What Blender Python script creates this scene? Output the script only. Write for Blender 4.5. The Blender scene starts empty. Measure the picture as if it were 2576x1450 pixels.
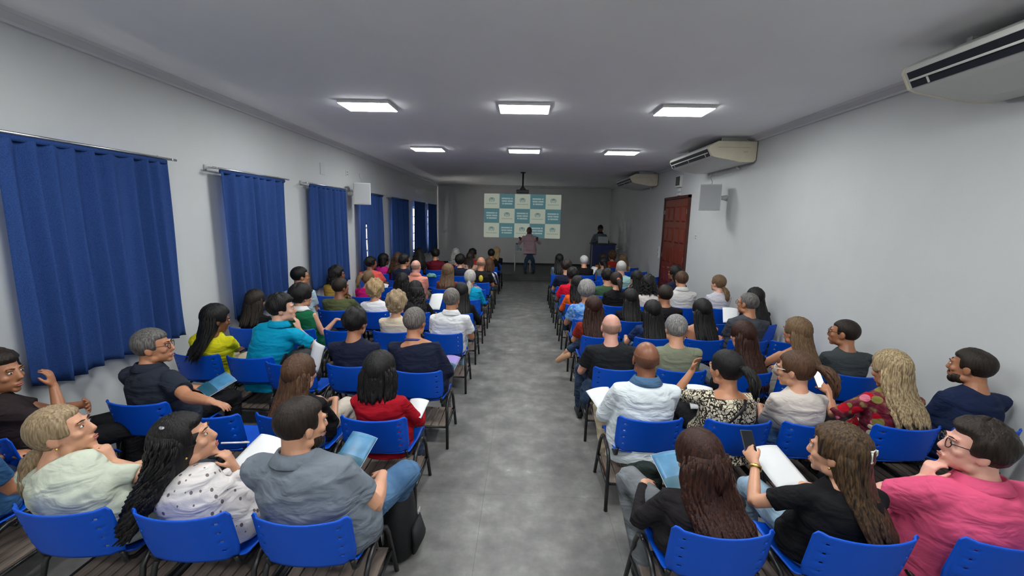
import bpy, math, random
import numpy as np
from mathutils import Matrix, Vector, Euler

random.seed(7)
rng = np.random.default_rng(7)
scene = bpy.context.scene
col = scene.collection

# ------------------------------------------------------------------ camera, world, exposure
CAM_H = 2.13
def make_camera():
    p, yaw, roll = .1599, .0241, .0216
    fw = Vector((-math.sin(yaw)*math.cos(p), math.cos(yaw)*math.cos(p), -math.sin(p)))
    r0 = Vector((math.cos(yaw), math.sin(yaw), 0)); u0 = r0.cross(fw)
    r = math.cos(roll)*r0 + math.sin(roll)*u0
    u = -math.sin(roll)*r0 + math.cos(roll)*u0
    cd = bpy.data.cameras.new('camera'); cd.sensor_width = 36; cd.lens = 36*1090.7/2576
    cd.clip_start = .05; cd.clip_end = 200
    co = bpy.data.objects.new('camera', cd); col.objects.link(co)
    M = Matrix((r, u, -fw)).transposed().to_4x4(); M.translation = (0, 0, CAM_H)
    co.matrix_world = M
    scene.camera = co
make_camera()

world = bpy.data.worlds.new('sky'); scene.world = world; world.use_nodes = True
wn = world.node_tree.nodes; wl = world.node_tree.links
bg = wn['Background']
bg.inputs['Color'].default_value = (1.0, .93, .88, 1)      # bright hazy daylight outside
bg.inputs['Strength'].default_value = 16.0
PANEL_STRENGTH = 46.0
scene.view_settings.view_transform = 'Standard'
scene.view_settings.look = 'None'
scene.view_settings.gamma = 1
scene.view_settings.use_curve_mapping = False
scene.view_settings.exposure = 0.11
cy = scene.cycles
cy.max_bounces = 4; cy.diffuse_bounces = 3; cy.glossy_bounces = 2; cy.transmission_bounces = 2; cy.transparent_max_bounces = 4
cy.caustics_reflective = False; cy.caustics_refractive = False
cy.use_adaptive_sampling = True; cy.adaptive_threshold = .055; cy.adaptive_min_samples = 16

# ------------------------------------------------------------------ materials
MATS = {}
def srgb(r, g, b):
    f = lambda c: ((c/255+.055)/1.055)**2.4 if c > 10 else c/255/12.92
    return (f(r), f(g), f(b))
def new_mat(name):
    m = bpy.data.materials.new(name); m.use_nodes = True
    nt = m.node_tree; b = nt.nodes['Principled BSDF']
    return m, nt, b
def node(nt, t, **kw):
    n = nt.nodes.new(t)
    for k, v in kw.items(): setattr(n, k, v)
    return n
def plain(name, c, rough=.5, metal=0, bump=0, bscale=60, var=0, vscale=8, spec=None, emit=None, estr=0, stretch=(1, 1, 1)):
    if name in MATS: return MATS[name]
    m, nt, b = new_mat(name)
    b.inputs['Base Color'].default_value = (*c, 1); b.inputs['Roughness'].default_value = rough; b.inputs['Metallic'].default_value = metal
    if spec is not None: b.inputs['Specular IOR Level'].default_value = spec
    if emit: b.inputs['Emission Color'].default_value = (*emit, 1); b.inputs['Emission Strength'].default_value = estr
    if bump or var:
        tc = node(nt, 'ShaderNodeTexCoord'); mp = node(nt, 'ShaderNodeMapping'); mp.inputs['Scale'].default_value = stretch
        nt.links.new(tc.outputs['Object'], mp.inputs[0])
        if bump:
            n = node(nt, 'ShaderNodeTexNoise'); n.inputs['Scale'].default_value = bscale; n.inputs['Detail'].default_value = 3
            nt.links.new(mp.outputs[0], n.inputs['Vector'])
            bp = node(nt, 'ShaderNodeBump'); bp.inputs['Strength'].default_value = bump; bp.inputs['Distance'].default_value = .01
            nt.links.new(n.outputs['Fac'], bp.inputs['Height']); nt.links.new(bp.outputs[0], b.inputs['Normal'])
        if var:
            n = node(nt, 'ShaderNodeTexNoise'); n.inputs['Scale'].default_value = vscale; n.inputs['Detail'].default_value = 4
            nt.links.new(mp.outputs[0], n.inputs['Vector'])
            r = node(nt, 'ShaderNodeValToRGB')
            r.color_ramp.elements[0].position = .3; r.color_ramp.elements[1].position = .7
            r.color_ramp.elements[0].color = (*[x*(1-var) for x in c], 1); r.color_ramp.elements[1].color = (*[min(1, x*(1+var)) for x in c], 1)
            nt.links.new(n.outputs['Fac'], r.inputs[0]); nt.links.new(r.outputs[0], b.inputs['Base Color'])
    MATS[name] = m
    return m
def ramp(nt, fac, stops, const=False):
    r = node(nt, 'ShaderNodeValToRGB'); cr = r.color_ramp
    if const: cr.interpolation = 'CONSTANT'
    while len(cr.elements) < len(stops): cr.elements.new(.5)
    for e, (p, c) in zip(cr.elements, stops): e.position = p; e.color = (*c, 1)
    nt.links.new(fac, r.inputs[0]); return r
def fabric(name, c, pattern=None, c2=(1, 1, 1), c3=(.5, .5, .5), scale=10):
    if name in MATS: return MATS[name]
    m, nt, b = new_mat(name)
    b.inputs['Roughness'].default_value = .85; b.inputs['Specular IOR Level'].default_value = .2
    b.inputs['Base Color'].default_value = (*c, 1)
    tc = node(nt, 'ShaderNodeTexCoord')
    mpf = node(nt, 'ShaderNodeMapping'); mpf.inputs['Scale'].default_value = (.8, 1, 1.9); mpf.inputs['Rotation'].default_value = (.3, .5, 0); nt.links.new(tc.outputs['Object'], mpf.inputs[0])
    n = node(nt, 'ShaderNodeTexNoise'); n.inputs['Scale'].default_value = 7; n.inputs['Detail'].default_value = 2.5; n.inputs['Distortion'].default_value = .6
    nt.links.new(mpf.outputs[0], n.inputs['Vector'])
    n2 = node(nt, 'ShaderNodeTexNoise'); n2.inputs['Scale'].default_value = 220; n2.inputs['Detail'].default_value = 1
    nt.links.new(tc.outputs['Object'], n2.inputs['Vector'])
    b1 = node(nt, 'ShaderNodeBump'); b1.inputs['Strength'].default_value = .8; b1.inputs['Distance'].default_value = .045
    nt.links.new(n.outputs['Fac'], b1.inputs['Height'])
    b2 = node(nt, 'ShaderNodeBump'); b2.inputs['Strength'].default_value = .25; b2.inputs['Distance'].default_value = .002
    nt.links.new(n2.outputs['Fac'], b2.inputs['Height']); nt.links.new(b1.outputs[0], b2.inputs['Normal']); nt.links.new(b2.outputs[0], b.inputs['Normal'])
    if pattern == 'floral':      # leaf and petal shapes in the light colour on the dark ground
        d = node(nt, 'ShaderNodeTexNoise'); d.inputs['Scale'].default_value = 14
        nt.links.new(tc.outputs['Object'], d.inputs['Vector'])
        mx = node(nt, 'ShaderNodeMixRGB'); mx.inputs[0].default_value = .12
        nt.links.new(tc.outputs['Object'], mx.inputs[1]); nt.links.new(d.outputs['Color'], mx.inputs[2])
        w = node(nt, 'ShaderNodeTexVoronoi', feature='DISTANCE_TO_EDGE'); w.inputs['Scale'].default_value = scale*4.6
        mpl = node(nt, 'ShaderNodeMapping'); mpl.inputs['Scale'].default_value = (1, 1, .45); mpl.inputs['Rotation'].default_value = (.5, .7, .3); nt.links.new(mx.outputs[0], mpl.inputs[0]); nt.links.new(mpl.outputs[0], w.inputs['Vector'])
        r = ramp(nt, w.outputs['Distance'], [(0, c), (.11, c2)], True)
        nt.links.new(r.outputs[0], b.inputs['Base Color'])
    elif pattern == 'blooms':    # large round blooms of several colours
        w = node(nt, 'ShaderNodeTexVoronoi'); w.inputs['Scale'].default_value = scale
        nt.links.new(tc.outputs['Object'], w.inputs['Vector'])
        r = ramp(nt, w.outputs['Distance'], [(0, (1, 1, 1)), (.46, (0, 0, 0))], True)
        sp = node(nt, 'ShaderNodeSeparateColor'); nt.links.new(w.outputs['Color'], sp.inputs[0])
        q = ramp(nt, sp.outputs[0], [(0, c2), (.45, c3), (.62, srgb(225, 212, 180)), (.8, srgb(200, 110, 130))], True)
        n3 = node(nt, 'ShaderNodeTexNoise'); n3.inputs['Scale'].default_value = 22; nt.links.new(tc.outputs['Object'], n3.inputs['Vector'])
        gr = ramp(nt, n3.outputs['Fac'], [(.4, c), (.55, srgb(110, 45, 60)), (.66, srgb(120, 110, 60))])
        mx = node(nt, 'ShaderNodeMixRGB'); nt.links.new(r.outputs[0], mx.inputs[0]); nt.links.new(gr.outputs[0], mx.inputs[1]); nt.links.new(q.outputs[0], mx.inputs[2])
        nt.links.new(mx.outputs[0], b.inputs['Base Color'])
    elif pattern == 'spots':
        w = node(nt, 'ShaderNodeTexVoronoi'); w.inputs['Scale'].default_value = scale
        mp = node(nt, 'ShaderNodeMapping'); mp.inputs['Scale'].default_value = (1, 1, .7); nt.links.new(tc.outputs['Object'], mp.inputs[0])
        nt.links.new(mp.outputs[0], w.inputs['Vector'])
        r = ramp(nt, w.outputs['Distance'], [(0, c2), (.2, c)], True); nt.links.new(r.outputs[0], b.inputs['Base Color'])
    elif pattern == 'tiedye':
        w = node(nt, 'ShaderNodeTexNoise'); w.inputs['Scale'].default_value = scale; w.inputs['Distortion'].default_value = 2
        nt.links.new(tc.outputs['Object'], w.inputs['Vector'])
        r = ramp(nt, w.outputs['Fac'], [(.35, c), (.65, c2)]); nt.links.new(r.outputs[0], b.inputs['Base Color'])
    elif pattern in ('stripes', 'bars'):
        w = node(nt, 'ShaderNodeTexWave', wave_type='BANDS', bands_direction='Z' if pattern == 'stripes' else 'DIAGONAL'); w.inputs['Scale'].default_value = scale
        nt.links.new(tc.outputs['Object'], w.inputs['Vector'])
        r = ramp(nt, w.outputs['Fac'], [(0, c), (.5, c2)], True); nt.links.new(r.outputs[0], b.inputs['Base Color'])
    elif pattern == 'dip':       # dip-dyed cloth, pale above and blue at the hem
        sp = node(nt, 'ShaderNodeSeparateXYZ'); nt.links.new(tc.outputs['Object'], sp.inputs[0])
        r = ramp(nt, sp.outputs['Z'], [(.60, c2), (.74, c)]); nt.links.new(r.outputs[0], b.inputs['Base Color'])
    elif pattern == 'plaid':
        ck = node(nt, 'ShaderNodeTexChecker'); ck.inputs['Scale'].default_value = scale
        ck.inputs['Color1'].default_value = (*c, 1); ck.inputs['Color2'].default_value = (*c2, 1)
        mp = node(nt, 'ShaderNodeMapping'); mp.inputs['Rotation'].default_value = (.5, .4, .6); nt.links.new(tc.outputs['Object'], mp.inputs[0])
        nt.links.new(mp.outputs[0], ck.inputs['Vector']); nt.links.new(ck.outputs[0], b.inputs['Base Color'])
    elif pattern == 'denim':
        w = node(nt, 'ShaderNodeTexNoise'); w.inputs['Scale'].default_value = 7; nt.links.new(tc.outputs['Object'], w.inputs['Vector'])
        r = ramp(nt, w.outputs['Fac'], [(.3, c), (.7, c2)]); nt.links.new(r.outputs[0], b.inputs['Base Color'])
    MATS[name] = m
    return m
def hair_mat(name, c, c2=None, rough=.45):
    if name in MATS: return MATS[name]
    m, nt, b = new_mat(name); c2 = c2 or tuple(x*1.7+.004 for x in c)
    b.inputs['Roughness'].default_value = rough; b.inputs['Specular IOR Level'].default_value = .25
    tc = node(nt, 'ShaderNodeTexCoord'); mp = node(nt, 'ShaderNodeMapping'); mp.inputs['Scale'].default_value = (70, 70, 7)
    n = node(nt, 'ShaderNodeTexNoise'); n.inputs['Scale'].default_value = 1.6; n.inputs['Detail'].default_value = 4
    nt.links.new(tc.outputs['Object'], mp.inputs[0]); nt.links.new(mp.outputs[0], n.inputs['Vector'])
    r = ramp(nt, n.outputs['Fac'], [(.35, c), (.7, c2)]); nt.links.new(r.outputs[0], b.inputs['Base Color'])
    bp = node(nt, 'ShaderNodeBump'); bp.inputs['Strength'].default_value = .8; bp.inputs['Distance'].default_value = .008
    nt.links.new(n.outputs['Fac'], bp.inputs['Height']); nt.links.new(bp.outputs[0], b.inputs['Normal'])
    MATS[name] = m
    return m
def skin_mat(key):
    tones = {'fair': (214, 164, 140), 'light': (204, 150, 120), 'tan': (182, 126, 94), 'olive': (165, 112, 82), 'brown': (132, 84, 60), 'dark': (92, 58, 44), 'pink': (216, 160, 142)}
    return plain('skin_'+key, srgb(*tones[key]), .40, bump=.10, bscale=90, var=.10, vscale=9, spec=.45)

# ------------------------------------------------------------------ mesh helpers
class MB:
    def __init__(s): s.v = []; s.f = []; s.n = 0
    def add(s, V, F):
        V = np.asarray(V, float).reshape(-1, 3); s.v.append(V)
        s.f += [tuple(i+s.n for i in f) for f in F]; s.n += len(V)
    def box(s, c, d, R=None):
        c = np.array(c, float); h = np.array(d, float)/2
        V = np.array([(x, y, z) for x in (-1, 1) for y in (-1, 1) for z in (-1, 1)])*h
        if R is not None: V = V@np.array(R).T
        s.add(V+c, [(0, 1, 3, 2), (4, 6, 7, 5), (0, 4, 5, 1), (2, 3, 7, 6), (0, 2, 6, 4), (1, 5, 7, 3)])
    def loft(s, P, R, n=12, side=(1, 0, 0), cap=True, close_round=False):
        P = np.asarray(P, float); R = np.asarray(R, float)
        if R.ndim == 1: R = np.stack([R, R], 1)
        k = len(P); T = np.gradient(P, axis=0); T /= np.linalg.norm(T, axis=1)[:, None]+1e-12
        a = np.linspace(0, 2*np.pi, n, endpoint=False); V = []
        sd = np.asarray(side, float)
        for i in range(k):
            u = sd-T[i]*(sd@T[i]); l = np.linalg.norm(u)
            if l < .05:
                u = np.cross(T[i], (0, 0, 1.)) if abs(T[i][2]) < .9 else np.cross(T[i], (0, 1., 0)); l = np.linalg.norm(u)
            u /= l; w = np.cross(T[i], u); sd = u if not np.allclose(side, (1, 0, 0)) else sd
            V.append(P[i]+np.outer(np.cos(a)*R[i, 0], u)+np.outer(np.sin(a)*R[i, 1], w))
        V = np.concatenate(V); F = []
        for i in range(k-1):
            for j in range(n):
                q = (j+1) % n; F.append((i*n+j, i*n+q, (i+1)*n+q, (i+1)*n+j))
        if cap:
            F.append(tuple(range(n-1, -1, -1))); F.append(tuple((k-1)*n+j for j in range(n)))
        s.add(V, F)
    def ell(s, c, r, R=None, nu=14, nv=10):
        u = np.linspace(0, 2*np.pi, nu, endpoint=False); v = np.linspace(0, np.pi, nv+1)[1:-1]
        V = [(0, 0, 1.)]+[(math.sin(b)*math.cos(a), math.sin(b)*math.sin(a), math.cos(b)) for b in v for a in u]+[(0, 0, -1.)]
        V = np.array(V)*np.array(r, float)
        if R is not None: V = V@np.array(R).T
        F = [(0, 1+j, 1+(j+1) % nu) for j in range(nu)]
        for i in range(nv-2):
            for j in range(nu):
                q = (j+1) % nu; F.append((1+i*nu+j, 1+(i+1)*nu+j, 1+(i+1)*nu+q, 1+i*nu+q))
        L = len(V)-1; o = 1+(nv-2)*nu
        F += [(L, o+(j+1) % nu, o+j) for j in range(nu)]
        s.add(V+np.array(c, float), F)
    def mesh(s, name, m, smooth=True):
        me = bpy.data.meshes.new(name)
        me.from_pydata(np.concatenate(s.v).tolist(), [], s.f); me.update()
        if m: me.materials.append(m)
        if smooth: me.shade_smooth()
        return me
    def obj(s, name, m, parent=None, smooth=True):
        return link(name, s.mesh(name, m, smooth), parent)
def link(name, me, parent=None):
    o = bpy.data.objects.new(name, me); col.objects.link(o)
    if parent: o.parent = parent
    return o
def empty(name, loc=(0, 0, 0), rz=0):
    o = bpy.data.objects.new(name, None); col.objects.link(o); o.location = loc; o.rotation_euler = (0, 0, rz); o.empty_display_size = .1
    return o
def tag(o, label, cat, group=None):
    o['label'] = label; o['category'] = cat
    if group: o['group'] = group
    return o
def struct(o): o['kind'] = 'structure'; return o
def bevel(o, w=.004, seg=2):
    b = o.modifiers.new('bevel', 'BEVEL'); b.width = w; b.segments = seg; b.limit_method = 'ANGLE'; return o
def solid(o, t, off=0):
    m = o.modifiers.new('solidify', 'SOLIDIFY'); m.thickness = t; m.offset = off; return o
def boxobj(name, c, d, m, parent=None, bw=0, R=None):
    b = MB(); b.box(c, d, R); o = b.obj(name, m, parent, False)
    if bw: bevel(o, bw)
    return o
def copy_tree(o, parent=None):
    c = o.copy(); col.objects.link(c); c.parent = parent
    for ch in o.children: copy_tree(ch, c)
    return c
# ------------------------------------------------------------------ room shell
XL, XR, YB, YF, ZC = -3.60, 3.56, 18.2, -2.6, 3.45
SY, SZ = 14.87, .2                                            # stage front edge and height
M_wall = plain('wall_paint', (.585, .60, .60), .6, bump=.08, bscale=35, var=.02, vscale=2)
M_ceil = plain('ceiling_paint', (.93, .935, .95), .75, var=.02, vscale=1.5)
M_white = plain('white_paint', (.7, .7, .69), .5)
M_black = plain('black_steel', (.012, .012, .013), .35, var=.3, vscale=30)
M_metal = plain('brushed_metal', (.55, .55, .55), .3, metal=1)
M_dark = plain('dark_void', (.01, .012, .018), .5)

def floor_mat():
    m, nt, b = new_mat('grey_vinyl'); b.inputs['Roughness'].default_value = .42; b.inputs['Specular IOR Level'].default_value = .35
    tc = node(nt, 'ShaderNodeTexCoord'); ob = node(nt, 'ShaderNodeObjectInfo')
    ad = node(nt, 'ShaderNodeVectorMath', operation='ADD'); nt.links.new(tc.outputs['Object'], ad.inputs[0])
    sc = node(nt, 'ShaderNodeVectorMath', operation='SCALE'); sc.inputs['Scale'].default_value = 1.0
    nt.links.new(ob.outputs['Location'], sc.inputs[0]); nt.links.new(sc.outputs[0], ad.inputs[1])
    n = node(nt, 'ShaderNodeTexNoise'); n.inputs['Scale'].default_value = 4.6; n.inputs['Detail'].default_value = 8; n.inputs['Roughness'].default_value = .62
    nt.links.new(ad.outputs[0], n.inputs['Vector'])
    r = ramp(nt, n.outputs['Fac'], [(.3, srgb(94, 93, 92)), (.5, srgb(114, 113, 111)), (.66, srgb(132, 131, 129)), (.76, srgb(182, 181, 178))])
    nt.links.new(r.outputs[0], b.inputs['Base Color'])
    return m
M_floor = floor_mat()
fb = MB(); fb.box((0, (YF+YB)/2, -.06), (XR-XL+.6, YB-YF+.6, .1)); floor = struct(fb.obj('floor', plain('screed', (.12, .12, .12), .8), None, False))
tile = MB(); tile.box((0, 0, -.005), (.9325, .9325, .01)); tme = tile.mesh('floor_tile', M_floor, False)
ty = 3.075-.9335*6
for j in range(22):
    for i in range(10):
        x = -.258+.4667+.9335*(i-5); y = ty+.9335*(j+.5)
        if y > SY+.3: continue
        if x-.46 > XR or x+.46 < XL: continue
        o = link('floor_tile', tme, floor); o.location = (x, y, 0)

b = MB(); b.box((0, (YF+YB)/2, ZC+.05), (XR-XL+.6, YB-YF+.6, .1)); struct(b.obj('ceiling', M_ceil, None, False))
b = MB(); b.box((XR+.1, (YF+YB)/2, ZC/2), (.2, YB-YF+.4, ZC)); wall_right = struct(b.obj('wall_right', M_wall, None, False))
b = MB(); b.box((0, YB+.1, ZC/2), (XR-XL, .2, ZC)); struct(b.obj('wall_back', M_wall, None, False))
b = MB(); b.box((0, YF-.1, ZC/2), (XR-XL, .2, ZC)); struct(b.obj('wall_front', M_wall, None, False))
WIN = [(3.12, 4.12), (5.3, 6.2), (7.5, 8.36), (9.62, 10.5), (11.95, 13.0), (14.12, 15.74), (16.3, 17.1)]
WZ0, WZ1 = .98, 2.42
b = MB()
b.box((XL-.1, (YF+YB)/2, WZ0/2), (.2, YB-YF+.4, WZ0)); b.box((XL-.1, (YF+YB)/2, (WZ1+ZC)/2), (.2, YB-YF+.4, ZC-WZ1))
edges = [YF-.2]+[q for w in WIN for q in w]+[YB+.2]
for i in range(0, len(edges), 2): b.box((XL-.1, (edges[i]+edges[i+1])/2, (WZ0+WZ1)/2), (.2, edges[i+1]-edges[i], WZ1-WZ0))
struct(b.obj('wall_left', M_wall, None, False))

def cornice(name, pts):        # moulded strip: profile swept straight along one wall
    b = MB(); prof = [(0, 0), (.03, .0), (.035, .02), (.10, .05), (.115, .05), (.12, .075), (0, .075)]
    (x0, y0), (x1, y1), (nx, ny) = pts
    V = [(x+nx*d, y+ny*d, ZC-.075+h) for (x, y) in ((x0, y0), (x1, y1)) for d, h in prof]
    k = len(prof); F = [(i, (i+1) % k, k+(i+1) % k, k+i) for i in range(k)]+[tuple(range(k-1, -1, -1)), tuple(range(k, 2*k))]
    b.add(V, F); struct(b.obj(name, plain('cornice_shade_grey', (.64, .64, .65), .7), None, False))  # same paint, greyer than the ceiling: face-down shade put into the colour
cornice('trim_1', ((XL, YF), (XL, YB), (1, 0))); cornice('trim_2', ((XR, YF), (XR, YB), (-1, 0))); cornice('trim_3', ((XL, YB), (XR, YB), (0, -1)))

# stage
M_stage = plain('stage_carpet', srgb(88, 88, 88), .9, bump=.3, bscale=200, var=.12, vscale=5)
b = MB(); b.box(((XL+XR)/2, (SY+YB)/2, SZ/2), (XR-XL, YB-SY, SZ)); st = struct(b.obj('floor_stage', M_stage, None, False)); bevel(st, .012)
boxobj('nosing', ((XL+XR)/2, SY-.004, SZ-.012), (XR-XL, .012, .03), plain('stage_nosing', srgb(66, 66, 68), .5), st)
struct(boxobj('baseboard_back', (0, YB-.012, SZ+.04), (XR-XL, .024, .08), plain('dark_baseboard', srgb(20, 24, 34), .5)))
struct(boxobj('baseboard_right', (XR-.01, (YF+9.5)/2, .04), (.02, 9.4-YF, .08), plain('dark_baseboard', (0, 0, 0))))

# windows
M_glass = bpy.data.materials.new('window_glass'); M_glass.use_nodes = True
nt = M_glass.node_tree; nt.nodes.remove(nt.nodes['Principled BSDF'])
tr = node(nt, 'ShaderNodeBsdfTransparent'); gl = node(nt, 'ShaderNodeBsdfGlossy'); gl.inputs['Roughness'].default_value = .05; mx = node(nt, 'ShaderNodeMixShader'); mx.inputs[0].default_value = .08
nt.links.new(tr.outputs[0], mx.inputs[1]); nt.links.new(gl.outputs[0], mx.inputs[2]); nt.links.new(mx.outputs[0], nt.nodes['Material Output'].inputs[0])
M_frame = plain('window_iron', srgb(120, 118, 112), .5)
for i, (y0, y1) in enumerate(WIN):
    w = struct(empty(f'window_{i+1}', (XL-.1, (y0+y1)/2, WZ0)))
    W, Hh = y1-y0, WZ1-WZ0
    b = MB()
    for y in (-W/2+.025, W/2-.025): b.box((0, y, Hh/2), (.06, .05, Hh))
    for z in (.025, Hh-.025): b.box((0, 0, z), (.06, W, .05))
    b.obj('window_frame', M_frame, w, False)
    nc = max(3, round(W/.3)); nr = 5; dy = (W-.1)/nc; dz = (Hh-.1)/nr
    for c in range(1, nc): boxobj('muntin', (0, -W/2+.05+c*dy, Hh/2), (.035, .028, Hh-.1), M_frame, w)
    for r in range(1, nr): boxobj('glazing_bar', (.002, 0, .05+r*dz), (.035, W-.1, .03), M_frame, w)
    pb = MB(); pb.box((0, 0, 0), (.004, dy-.028, dz-.03)); pm = pb.mesh('window_pane', M_glass, False)
    for c in range(nc):
        for r in range(nr):
            o = link('window_pane', pm, w); o.location = (0, -W/2+.05+(c+.5)*dy, .05+(r+.5)*dz)
    boxobj('window_sill', (.06, 0, -.02), (.2, W+.06, .03), M_white, w)

# curtains
M_curt, nt, bs = new_mat('blue_curtain')
tc = node(nt, 'ShaderNodeTexCoord'); n = node(nt, 'ShaderNodeTexNoise'); n.inputs['Scale'].default_value = 260; n.inputs['Detail'].default_value = 1
nt.links.new(tc.outputs['Object'], n.inputs['Vector'])
r = ramp(nt, n.outputs['Fac'], [(.3, srgb(34, 58, 108)), (.7, srgb(54, 84, 146))])
nt.links.new(r.outputs[0], bs.inputs['Base Color']); bs.inputs['Roughness'].default_value = .9; bs.inputs['Specular IOR Level'].default_value = .15
tl = node(nt, 'ShaderNodeBsdfTranslucent'); tl.inputs['Color'].default_value = (.06, .09, .26, 1)
mx = node(nt, 'ShaderNodeMixShader'); mx.inputs[0].default_value = .025
nt.links.new(bs.outputs[0], mx.inputs[1]); nt.links.new(tl.outputs[0], mx.inputs[2]); nt.links.new(mx.outputs[0], nt.nodes['Material Output'].inputs[0])
CUR = [(2.85, 4.24, 2.59, .85, 'nearest and largest blue curtain on the left wall beside the man raising his hand'), (4.98, 6.33, 2.58, .83, 'blue curtain over window behind the woman in yellow and man in turquoise'),
       (7.08, 8.47, 2.58, .86, 'blue curtain directly left of the white wall loudspeaker'), (9.2, 10.72, 2.58, .86, 'blue curtain just beyond the white wall loudspeaker, light slit in it'),
       (11.47, 13.12, 2.57, .9, 'wide dark blue curtain with bright gaps of light at its near edge'), (13.86, 15.34, 2.57, .85, 'purplish blue curtain between two bright vertical strips of window'), (15.78, 17.3, 2.56, .8, 'short dark blue curtain farthest away next to back wall corner')]
for i, (y0, y1, zt, zb, lab) in enumerate(CUR):
    nu, nv = 120, 26; V = []; k = 9 if i == 0 else 8
    ph = rng.uniform(0, 6, 4); root = empty('curtain', (XL+.13, (y0+y1)/2, zb)); L = y1-y0
    for b_ in range(nv+1):
        t = b_/nv; z = (zt-zb)*(1-t)+(.016*math.sin(9*t) if 0 else 0)
        for a in range(nu+1):
            s = a/nu; w = s*2*math.pi*k+1.0*math.sin(2*math.pi*s*1.5+ph[0])+.5*math.sin(5*t+ph[3])*t
            amp = (.030+.034*t)*(.7+.3*math.sin(3*s*6.28+ph[1]))
            x = amp*math.sin(w)+.012*t*math.sin(2*w+ph[2])
            y = (s-.5)*L*(1-.03*t*math.cos(ph[2]))
            hem = -.02*math.sin(2*s*6.28+ph[1])*(t == 1)
            V.append((x, y+.012*t*math.cos(w), z+hem))
    F = [(b_*(nu+1)+a, b_*(nu+1)+a+1, (b_+1)*(nu+1)+a+1, (b_+1)*(nu+1)+a) for b_ in range(nv) for a in range(nu)]
    if i == 3: F = [f for f in F if not ((f[0] % (nu+1)) in (30, 31) and f[0]//(nu+1) > 9)]
    mb = MB(); mb.add(V, F); cl = mb.obj('cloth', M_curt, root); solid(cl, .002)
    hm = MB(); hm.loft([(.0, -L/2*.99, zt-zb+.005), (0, L/2*.99, zt-zb+.005)], [(.016, .022)]*2, 8, (1, 0, 0)); hm.obj('heading', M_curt, root)
    tag(root, lab, 'curtain', 'blue curtains on the left wall')
    rod = empty('curtain_rod', (XL, (y0+y1)/2, zt+.035))
    rb = MB(); rb.loft([(.13, -L/2-.1, 0), (.13, L/2+.12, 0)], [.012, .012], 10, (0, 0, 1)); rb.obj('pole', M_metal, rod)
    rb = MB(); rb.loft([(.075, -L/2-.1, .004), (.075, L/2+.12, .004)], [.008, .008], 8, (0, 0, 1)); rb.obj('pole', M_metal, rod)
    for sgn in (-1, 1):
        bb = MB(); bb.box((.07, sgn*(L/2+.06), 0), (.15, .012, .02)); bb.box((.008, sgn*(L/2+.06), 0), (.016, .03, .07)); bb.obj('bracket', M_metal, rod, False)
    which = ['nearest', 'second', 'third', 'fourth', 'fifth', 'sixth', 'farthest'][i]
    tag(rod, f'steel double curtain rod on left wall above the {which} blue curtain', 'curtain rod', 'curtain rods on the left wall')

# door
M_wood = plain('red_wood', srgb(112, 44, 28), .35, bump=.25, bscale=14, var=.35, vscale=10, stretch=(6, 6, .7))
M_woodf = plain('door_frame_wood', srgb(70, 30, 22), .45)
dy0, dy1, dz1 = 9.54, 11.2, 2.71
door = struct(empty('door_1', (XR, (dy0+dy1)/2, 0)))
dw = dy1-dy0
b = MB()
for y in (-dw/2+.03, dw/2-.03): b.box((-.02, y, dz1/2), (.06, .06, dz1))
b.box((-.02, 0, dz1-.03), (.06, dw, .06)); b.obj('door_frame', M_woodf, door, False)
lw = (dw-.12)/2
for sgn in (-1, 1):
    leaf = boxobj('door_leaf', (-.015, sgn*lw/2, (dz1-.06)/2), (.03, lw-.008, dz1-.08), M_wood, door, .003)
    for r_ in range(5):
        for c_ in (-1, 1):
            z0 = .18+r_*.485; hh = .36 if r_ else .42
            p_ = MB(); cx, cy, cz = -.032, sgn*lw/2+c_*lw*.23, z0+hh/2
            w2, h2 = lw*.17, hh/2
            V = [(cx, cy-w2, cz-h2), (cx, cy+w2, cz-h2), (cx, cy+w2, cz+h2), (cx, cy-w2, cz+h2), (cx-.018, cy-w2+.035, cz-h2+.035), (cx-.018, cy+w2-.035, cz-h2+.035), (cx-.018, cy+w2-.035, cz+h2-.035), (cx-.018, cy-w2+.035, cz+h2-.035)]
            p_.add(V, [(0, 1, 5, 4), (1, 2, 6, 5), (2, 3, 7, 6), (3, 0, 4, 7), (4, 5, 6, 7), (3, 2, 1, 0)]); p_.obj('door_panel', M_wood, leaf, False)
    for z in (.3, 1.3, 2.35): boxobj('hinge', (-.04, sgn*(lw-.02), z), (.02, .03, .1), M_metal, door)
h_ = MB(); h_.loft([(-.04, .05, 1.05), (-.09, .05, 1.05), (-.09, .16, 1.05)], [.01]*3, 8, (0, 0, 1)); h_.obj('door_handle', M_metal, door)

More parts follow.
